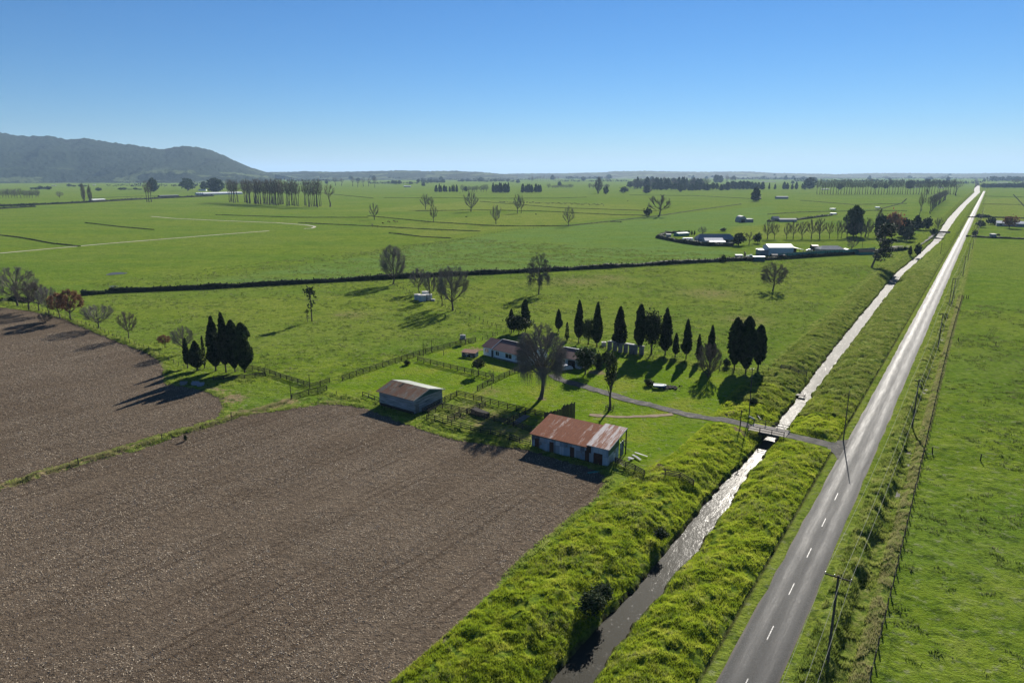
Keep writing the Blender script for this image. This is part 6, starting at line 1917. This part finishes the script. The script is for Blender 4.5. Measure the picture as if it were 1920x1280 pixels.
# local x runs along the road (u), local y is -v
bu0, bu1, v0, v1 = 132.6, 137.2, -33.6, -26.7
mb = MB()
for v_ in np.arange(v0, v1, .3):
    mb.box(((bu0 + bu1) / 2, -(v_ + .14), .16 + .01 * math.sin(v_ * 9)), (bu1 - bu0 - .3, .26, .12))
mb.build('deck', M['planks'], root)
for u_ in (bu0 + .3, (bu0 + bu1) / 2, bu1 - .3):
    MB().bar((u_, -v0, -.12), (u_, -v1, -.12), .3, .42).build('beam', M['wood'], root)
for u_ in (bu0 + .15, bu1 - .15):
    hr_ = MB()
    for z in (.62, 1.1):
        hr_.bar((u_, -v0, z), (u_, -v1, z), .08, .1)
    hr_ = hr_.build('handrail', M['wood'], root)
    for v_ in np.linspace(v0, v1, 4):
        MB().bar((u_, -v_, -.2), (u_, -v_, 1.2), .14, .14).build('post', M['wood'], hr_)
for v_ in (-32.6, -27.9):
    mb = MB()
    for k, u_ in enumerate(np.arange(bu0 - .9, bu1 + .9, .32)):
        mb.box((u_, -v_, -1.25), (.29, .24 + .05 * (k % 2), 2.3))
    mb.build('abutment', M['dark'], root)
for k, v_ in enumerate((v0, )):
    MB().bar((bu1 + .1, -v_, 1.0), (bu1 + 1.6, -v_ + 1.6, .9), .08, .35).build('wing_board', M['palecon'], root)
for k, (u_, va, vb, lb) in enumerate(((166.5, -31.8, -29.8, 'small timber platform sticking out over the canal'),)):
    o = thing('jetty', lb, 'jetty', P(0, 0), math.pi / 2 - TH)
    MB().box((u_, -(va + vb) / 2, -1.2), (1.4, 2.2, .1)).build('deck', M['planks'], o)
    for a in (-.6, .6):
        MB().bar((u_ + a, -vb, -2.4), (u_ + a, -vb, -.9), .1, .1).build('post', M['wood'], o)
# the far bridges
for k, (u_, h_, lb) in enumerate(((700, 1.0, 'dark flat farm bridge over the canal by the wood'), (640, .2, 'low pipe crossing the canal before the far bridge'))):
    a_, b_ = [float(q) for q in canal(np.array(float(u_)))]
    o = thing('farm_bridge' if k == 0 else 'pipe_crossing', lb, 'bridge' if k == 0 else 'pipe', P(0, 0), math.pi / 2 - TH)
    w_ = 4.5 if k == 0 else .5
    MB().box((u_, -(a_ + b_) / 2, h_ - .5), (w_, b_ - a_ + 8, .5)).build('deck', M['dark'], o)
    for s_ in (-1, 1):
        MB().box((u_ + s_ * w_ / 2, -(a_ + b_) / 2, h_ + .15), (.12, b_ - a_ + 8, .6 if k == 0 else .1)).build('kerb', M['wood'], o)

# ------------------------------------------------------------------ power poles
def pole(u_, v_, h, label, arms=((0.15, 2.6),), lean=(0, 0), group='power poles along the road', base=None, r=.17, mat='pole'):
    p = P(u_, v_) if base is None else base
    o = thing('power_pole', label, 'power pole', p, math.pi / 2 - TH, group)
    o.rotation_euler = (lean[0], lean[1], math.pi / 2 - TH)
    MB().cyl((0, 0, -1.2), r, h + 1.2, 10, r * .62).build('shaft', M[mat], o)
    for dz, w_ in arms:
        z = h - dz
        arm = MB().bar((-.12, -w_ / 2, z), (-.12, w_ / 2, z), .1, .12).build('crossarm', M['wood'], o)
        mb = MB()
        for y in np.linspace(-w_ / 2 + .1, w_ / 2 - .1, 3 if w_ > 2 else 2):
            y = y if abs(y) > .01 else .35
            mb.cyl((-.12, y, z + .06), .05, .2, 8, .035)
        mb.build('insulator', M['ceramic'], arm)
    return o


pu = [69.2, 155.5, 235.3, 318, 409, 486, 566, 650, 740, 830, 920, 1010]
pv = [-7.4, -6.7, -6.6, -6.5, -5.6, -5.4, -4.8, -4.2, -4.0, -4.0, -4.0, -4.0]
hgt = [10.6, 9.6, 9.8, 10, 10, 10, 10, 10, 10, 10, 10, 10]
word = ('wide flat crossarm at the top, standing in the tussocks', 'two short crossarms, opposite the lawn', 'by the brow of the ditch', 'at the end of the roadside fence', 'first beyond the fence corner', 'second beyond the fence corner',
        'third beyond the fence corner', 'by the roadside thicket', 'level with the white-roofed house', 'level with the clipped bushes', 'far down the road', 'farthest down the road')
for k, (a, b, h) in enumerate(zip(pu, pv, hgt)):
    pole(a, b, h, 'roadside power pole ' + ('with ' if k < 2 else '') + word[k], ((.15, 2.6),) if k != 1 else ((.3, 1.5), (1.5, 1.0)))
pole(318, -7.4, 10.2, 'leaning stay pole propping the power pole at the end of the fence', (), (0, .32), None, None, .15)
for k, off in enumerate((-1.2, -.35, 1.2)):
    mb = MB()
    pts = [(-20.0, -7.4 - off, 10.55)] + [(a, b - off, h + .05) for a, b, h in zip(pu, pv, hgt)]
    for (a0, b0, z0), (a1, b1, z1) in zip(pts[:-1], pts[1:]):
        ts = np.linspace(0, 1, 13)
        q = np.array([P(a0 + (a1 - a0) * t, b0 + (b1 - b0) * t, z0 + (z1 - z0) * t - 1.5 * 4 * t * (1 - t)) for t in ts])
        mb.tubes(q[:-1], q[1:], .015, .015, 4)
    tag(mb.build('power_line', M['wire']), ('power wire on the paddock end of the crossarms', 'middle power wire over the roadside tussocks', 'power wire on the road end of the crossarms')[k], 'power line', 'roadside power wires')
p = g(1581, 827)
pole(0, 0, 10.2, 'plain tall pole at the roadside corner of the drive', (), (0, 0), None, p, .12)
pole(0, 0, tall(1390, 803, 770) + .4, 'short dark pole at the house end of the bridge', (), (0, .04), None, g(1387, 806), .13, 'wood')
o = pole(0, 0, tall(1405, 784, 690), 'slim pole with a pale cap leaning over the drive above the bridge', ((.15, .8),), (.0, -.05), None, g(1404, 784), .12)
for k, (x, y, t) in enumerate(((1799, 445, 424), (1763, 478, 455), (1829, 443, 425), (1615, 476, 448))):
    pole(0, 0, tall(x, y, t), 'thin far pole ' + ('on the canal bank before the bend', 'on the canal bank below the far bridge', 'at the roadside thicket', 'behind the far sheds')[k], ((.4, 1.2),), (0, 0), None, g(x, y), .14)

# ------------------------------------------------------------------ the far farms
def shed(name, label, A, B, D, he, hr, wall, roof, cat='shed', doors=(), wins=(), over=.3, Lset=None, hip=0):
    root, L = place(name, label, cat, A, B)
    L = Lset or L
    gable(root, 0, L, 0, D, he, hr, wall, roof, over, hip)
    for x, w_, h in doors:
        MB().box((x * L, -.04, h / 2), (w_, .06, h)).build('door', M['dark'], root)
    for x, w_, h in wins:
        MB().box((x * L, -.03, he * .55), (w_, .05, h)).build('window', M['glass'], root)
    return root, L


root, L = shed('white_shed', 'big pale shed with a white roof and open lean-to among the far sheds', (1441, 479), (1487, 479), 11, 5.0, 6.6, 'pale_blue', 'whiteroof', 'shed', (), ())
MB().slab([(L + .1, -.4, 5.0), (L + 6.5, -.4, 3.6), (L + 6.5, 11.4, 3.6), (L + .1, 11.4, 5.6)], .1).build('lean_to_roof', M['whiteroof'], root)
for y in (0, 5.5, 11):
    MB().bar((L + 6.2, y, 0), (L + 6.2, y, 3.6), .2, .2).build('post', M['wood'], root)
MB().box((L + 3, 10.9, 1.7), (6, .1, 3.4)).build('side_wall', M['dark'], root)
MB().box((-2.6, 5, 1.6), (4.6, 8, 3.2)).build('side_wall', M['greywall'], root)
MB().slab([(-5.2, .6, 3.3), (-.05, .6, 3.5), (-.05, 9.4, 3.5), (-5.2, 9.4, 3.3)], .12).build('lean_to_roof', M['whiteroof'], root)
shed('stable', 'low brown open stable in front of the white far shed', (1448, 486), (1471, 486), 3.5, 2.4, 2.9, 'dark', 'concrete', 'stable', ((.3, 2, 1.8), (.7, 2, 1.8)))
root, L = shed('long_house', 'long low grey house between the far sheds and the bare tree', (1539, 475), (1583, 475), 9, 2.6, 4.4, 'greywall', 'greyroof', 'house', ((.5, 1, 2),), ((.15, 2, 1.1), (.35, 2, 1.1), (.75, 2.4, 1.1)), .5, None, 3)
MB().box((L + 2, 4, 1.2), (4, 6, 2.4)).build('side_wall', M['white'], root)
shed('teal_tunnel', 'small dark-roofed shelter with a teal cover near the leaning pine', (1612, 478), (1642, 477), 5, 1.8, 3.2, 'teal', 'dark', 'shelter')
shed('brown_shed', 'small dark brown shed between the silver car and the long grey house', (1523, 469), (1534, 469), 4, 2.8, 3.3, 'dark', 'brownred', 'shed', ((.5, 2, 2),))
root, L = place('container', 'dark teal shipping container with a pale roof beside the dark hedge', 'container', (1413, 490), (1434, 490))
MB().box((L / 2, 1.25, 1.3), (L, 2.4, 2.6)).build('body', M['teal_dark'], root)
MB().box((L / 2, 1.2, 2.72), (L + .3, 2.9, .14)).build('roof', M['white'], root)
MB().box((-.03, 1.2, 1.3), (.06, 2.0, 2.3)).build('door', M['dark'], root)
o = thing('farm_machine', 'teal and red farm machine parked left of the container', 'machine', g(1401, 485))
MB().box((1.2, 0, 1.2), (3.6, 1.8, 1.5)).box((2.2, 0, 2.0), (1.5, 1.5, .9)).build('body', M['teal'], o)
MB().box((-1.6, 0, 2.6), (.8, 1.0, 2.0)).bar((-1.5, 0, 3.6), (-2.4, 0, 4.4), .3, .4).build('boom', M['orange'], o)
for x in (-.2, 2.5):
    for y in (-.95, .95):
        MB().tubes([(x, y - .15, .5)], [(x, y + .15, .5)], .5, .5, 12).build('wheel', M['black'], o)
o = MB().box((0, 0, 1.1), (4.0, 2.4, 2.2)).slab([(-2.2, -1.4, 2.25), (2.2, -1.4, 2.25), (2.2, 1.4, 2.5), (-2.2, 1.4, 2.5)], .1).build('small_shed', M['greywall'])
o.location = tuple(g(1385, 485))
tag(o, 'small grey box shed left of the farm machine', 'shed')
# shade-cloth fence in front of the sheds
q = along([(1458, 486), (1500, 483), (1560, 479), (1615, 476), (1640, 474)], 4)
o = thing('shade_fence', 'teal shade-cloth fence along the top of the dark hedge', 'fence', q[0])
q = q - q[0]
mb = MB()
for a, b in zip(q[:-1], q[1:]):
    mb.slab([a + (0, 0, 1.5), b + (0, 0, 1.5), b + (0, 0, 3.4), a + (0, 0, 3.4)], .04)
mb.build('shade_cloth', M['teal'], o)
pm = post_mesh(3.5, .09, 'wood')
for a in q:
    put('post', pm, o).location = tuple(a)
# the glass-roofed house
root, L = place('glass_roofed_house', 'pale blue house with grey roofs and a white veranda inside the clipped hedge', 'house', (1322, 459), (1352, 459))
L = 13
gable(root, 0, L, 0, 7, 3.0, 4.6, 'pale_blue', 'whiteroof', .3)
gable(root, -3, 24, 8, 19, 3.4, 6.6, 'greywall', 'greyroof', .5, 3, ('rear_wall', 'rear_roof'))
MB().slab([(L * .2, -2.6, 2.4), (L + 1, -2.6, 2.4), (L + 1, -.1, 2.95), (L * .2, -.1, 2.95)], .1).build('veranda_roof', M['whiteroof'], root)
for x in np.linspace(L * .25, L + .8, 4):
    MB().bar((x, -2.5, 0), (x, -2.5, 2.4), .12, .12).build('post', M['white'], root)
for x in (3, 6.5, 10):
    MB().box((x, -.04, 1.5), (1.8, .06, 1.2)).build('window', M['glass'], root)
for x in (14, 18, 22):
    MB().box((x, 7.96, 1.9), (2.4, .06, 1.4)).build('window', M['glass'], root)
o = thing('caravan', 'long white caravan behind the clipped hedge', 'caravan', g(1280, 453))
pf = [(0, .5), (.1, 2.2), (.6, 2.7), (7.6, 2.7), (8.2, 2.1), (8.2, .5)]
mb = MB().add([(a, 0, b) for a, b in pf] + [(a, 2.4, b) for a, b in pf], [list(range(6)), list(range(11, 5, -1))])
mb.f.setdefault(4, []).append(np.array([[i, i + 6, (i + 1) % 6 + 6, (i + 1) % 6] for i in range(6)]))
mb.build('body', M['white'], o)
for x in (1.5, 3.6, 5.8):
    MB().box((x, -.02, 1.9), (1.0, .05, .6)).build('window', M['glass'], o)
for y in (.2, 2.2):
    MB().tubes([(4, y - .1, .35)], [(4, y + .1, .35)], .35, .35, 12).build('wheel', M['black'], o)
shed('teal_shelter', 'teal shade shelter at the back of the clipped hedge garden', (1272, 443), (1292, 442), 6, 2.2, 2.8, 'teal', 'teal', 'shelter')
shed('small_hut', 'little white-roofed hut beside the pale blue house', (1311, 457), (1318, 457), 3, 2.2, 2.7, 'pale_blue', 'whiteroof', 'hut')
shed('old_shed', 'low grey shed at the tip of the clipped hedge', (1250, 444), (1258, 444), 4, 1.9, 2.4, 'greywall', 'palecon', 'shed')
# round-topped barn and others on the far plain
root, L = place('arched_barn', 'dark round-topped barn with a flat side shed', 'barn', (1386, 417), (1400, 417))
a = np.linspace(0, math.pi, 14)
pr = [(L / 2 - math.cos(t) * L / 2, 6.5 * math.sin(t) ** .8) for t in a]
mb = MB().add([(x, 0, z) for x, z in pr] + [(x, 14, z) for x, z in pr], [list(range(14))[::-1], list(range(14, 28))])
mb.f.setdefault(4, []).append(np.array([[i, i + 1, i + 15, i + 14] for i in range(13)]))
mb.build('shell', M['greywall'], root)
MB().box((L + 3.5, 6, 1.6), (7.5, 10, 3.2)).build('side_shed', M['greywall'], root)
MB().slab([(L - .3, .8, 3.3), (L + 7.5, .8, 3.3), (L + 7.5, 11.2, 3.5), (L - .3, 11.2, 3.5)], .12).build('side_roof', M['greyroof'], root)
MB().box((L / 2, -.06, 1.6), (4, .08, 3.2)).build('door', M['dark'], root)
shed('long_low_shed', 'long low grey shed behind the row of bare trees', (1462, 416), (1494, 416), 8, 2.4, 3.4, 'greywall', 'greyroof', 'shed')
shed('pump_house', 'small round-roofed grey shed at the end of the long low shed', (1450, 415), (1462, 415), 8, 3.0, 5.0, 'greywall', 'greyroof', 'shed')
shed('hay_shed', 'dark oblong hay shed alone on the far plain', (1456, 373), (1478, 373), 9, 4.2, 5.0, 'greywall', 'greyroof', 'shed')
shed('milking_shed', 'long pale-roofed shed beside the narrow poplars', (175, 378), (199, 377), 12, 2.8, 4.2, 'greywall', 'whiteroof', 'shed', ((.4, 5, 2.2),))
root, L = place('glasshouse', 'long pale glasshouse behind the dense grove', 'glasshouse', (382, 366), (455, 364))
for k in range(4):
    gable(root, 0, L, k * 9, k * 9 + 8.9, 3.4, 5.4, 'pale_blue', 'whiteroof', .05)
shed('farm_sheds', 'low row of sheds left of the glasshouse', (300, 370), (336, 369), 10, 3, 4, 'dark', 'greyroof', 'shed').__class__
shed('far_house', 'white far house between the olive tree and the dark domed tree', (372, 358), (386, 358), 8, 3, 5, 'white', 'greyroof', 'house')
shed('far_shed', 'pale shed alone on the plain beyond the grove', (757, 351), (770, 351), 10, 3.4, 5.2, 'greywall', 'whiteroof', 'shed')
root, L = shed('white_roofed_house', 'white-roofed house behind the russet tree across the road', (1868, 424), (1930, 426), 10, 3.0, 5.0, 'greywall', 'whiteroof', 'house', (), ((.1, 2, 1.2), (.3, 2, 1.2), (.75, 2, 1.2)), .4, 34)
o = MB().box((0, 0, 1.5), (3.4, 3.4, 3.0)).slab([(-1.9, -1.9, 3.1), (1.9, -1.9, 3.1), (1.9, 1.9, 3.35), (-1.9, 1.9, 3.35)], .12).build('box_shed', M['greywall'])
o.location = tuple(g(1861, 446))
tag(o, 'grey box shed alone in the pasture across the road', 'shed')
for k, (x, y, lx, lb) in enumerate(((1561, 394, 7, 'white trailer in the far paddock behind the wood, upper of two'), (1562, 403, 7, 'white trailer with rusty end, lower of two'), (1645, 391, 6, 'pale trough at the bend of the far drain'))):
    o = thing('trailer' if k < 2 else 'trough', lb, 'trailer' if k < 2 else 'trough', g(x, y))
    MB().box((0, 0, 1.5), (lx, 3, 1.6)).box((0, 0, 2.35), (lx + .3, 3.3, .12)).build('body', M['white'], o)
    MB().box((lx / 2 + .6, 0, 1.1), (1, 2.4, 1.4)).build('end_panel', M['orange' if k == 1 else 'dark'], o)
    for s_ in (-1, 1):
        for q_ in (-2, 2):
            MB().tubes([(q_, s_ * 1.6 - .15, .45)], [(q_, s_ * 1.6 + .15, .45)], .45, .45, 10).build('wheel', M['black'], o)
for k, (x, y, w_, d, lb) in enumerate(((1715, 352, 16, 8, 'white-roofed shed seen through the far avenue, towards the canal'), (1765, 353, 9, 8, 'short white-roofed shed by the canal end of the avenue'), (1797, 344, 14, 9, 'hazy white shed past the end of the avenue'), (1690, 340, 16, 9, 'hazy white shed above the avenue'),
                                      (1440, 341, 30, 9, 'long hazy white shed above the gappy conifers'), (1548, 356, 14, 8, 'grey house under the first poplars of the avenue'), (1880, 343, 20, 9, 'hazy white shed behind the belt at the road end'),
                                      (100, 349, 8, 9, 'tiny white house on the plain before the hills'), (176, 348, 5, 9, 'tiny pale shed on the plain before the hills'))):
    shed('distant_shed', lb, (x - w_ / 2, y), (x + w_ / 2, y), d * .7, 2.2, 3.0, 'greywall', 'palecon', 'shed')

# ------------------------------------------------------------------ cattle
def cow_mesh():
    pts = [(-1.0, 0, 1.18, .30), (-.5, 0, 1.12, .36), (0, 0, 1.08, .38), (.5, 0, 1.14, .34), (.85, 0, 1.25, .24), (1.15, 0, 1.35, .17), (1.4, 0, 1.28, .13), (1.62, 0, 1.1, .085)]
    legs = [(-.85, .2), (-.85, -.2), (.55, .2), (.55, -.2)]
    me = bpy.data.meshes.new('cow')
    vs, es, rs = [], [], []
    for x, y, z, r_ in pts:
        vs.append((x, y, z))
        rs.append(r_)
    es += [(i, i + 1) for i in range(7)]
    for x, y in legs:
        root_ = 0 if x < 0 else 3
        b = len(vs)
        kx = -.08 if x < 0 else .03
        vs += [(x, y, .85), (x + kx, y, .45), (x, y, .04)]
        rs += [.15, .075, .06]
        es += [(root_, b), (b, b + 1), (b + 1, b + 2)]
    b = len(vs)
    vs += [(-1.25, 0, 1.15), (-1.32, 0, .7)]
    rs += [.05, .03]
    es += [(0, b), (b, b + 1)]
    b = len(vs)
    vs += [(1.35, .2, 1.4), (1.35, -.2, 1.4)]
    rs += [.05, .05]
    es += [(6, b), (6, b + 1)]
    me.from_pydata(vs, es, [])
    o = bpy.data.objects.new('cow', me)
    COL.objects.link(o)
    md = o.modifiers.new('skin', 'SKIN')
    for sv, r_ in zip(me.skin_vertices[0].data, rs):
        sv.radius = (r_, r_)
    me.skin_vertices[0].data[2].use_root = True
    o.modifiers.new('sub', 'SUBSURF').levels = 1
    out = bpy.data.meshes.new_from_object(o.evaluated_get(bpy.context.evaluated_depsgraph_get()))
    bpy.data.objects.remove(o)
    out.materials.append(M['cow'])
    return out


cm_ = cow_mesh()
cb_ = cm_.copy()
cb_.materials[0] = M['browncow']
rr = np.random.default_rng(9)


def cow(x, y, label, grp, me=None):
    o = put('cow', me or cm_)
    p = g(x, y)
    o.location = (p[0], p[1], 0)
    o.rotation_euler = (0, 0, rr.uniform(0, 6.28))
    o.scale = (1.15, 1.15, 1.15)
    tag(o, label, 'cow', grp)


for k in range(70):
    f = k / 69
    cow(936 + 195 * f + rr.uniform(-1, 1), 379.3 + 5 * f + rr.uniform(-.6, .9) * (1 + f), 'black cow in the long line of cattle across the far paddock', 'herd of black cattle')
for k, (x, y) in enumerate(((698, 423), (718, 420), (728, 417), (731, 418), (739, 416), (741, 418), (745, 417))):
    cow(x, y, 'brown cow in the small bunch by the far farm race', 'bunch of brown cattle', cb_)
for k, (x, y, lb) in enumerate(((874, 408, 'lone black cow in the middle of the yellow far paddock'), (1177, 378, 'lone black cow in the paddock right of the herd'), (862, 363, 'lone black cow between the conifer clumps'), (1005, 403, 'lone black cow right of the twin bare tree'),
                                (1499, 363, 'lone dark cow near the avenue'))):
    cow(x, y, lb, None)

# ------------------------------------------------------------------ the air
def haze():
    m = bpy.data.materials.new('haze')
    m.use_nodes = True
    nt = m.node_tree
    nt.nodes.remove(nt.nodes['Principled BSDF'])
    v = nd(nt, 'VolumePrincipled', {'Color': (0.50, 0.73, 1.0, 1), 'Density': HAZE, 'Anisotropy': 0.08})
    nt.links.new(v.outputs[0], nt.nodes['Material Output'].inputs['Volume'])
    o = MB().box((0, 15000, 233), (64000, 64000, 472)).build('haze', m)
    struct(o, 'thin bluish haze over the plain', 'stuff')


HAZE = 0.00005
haze()
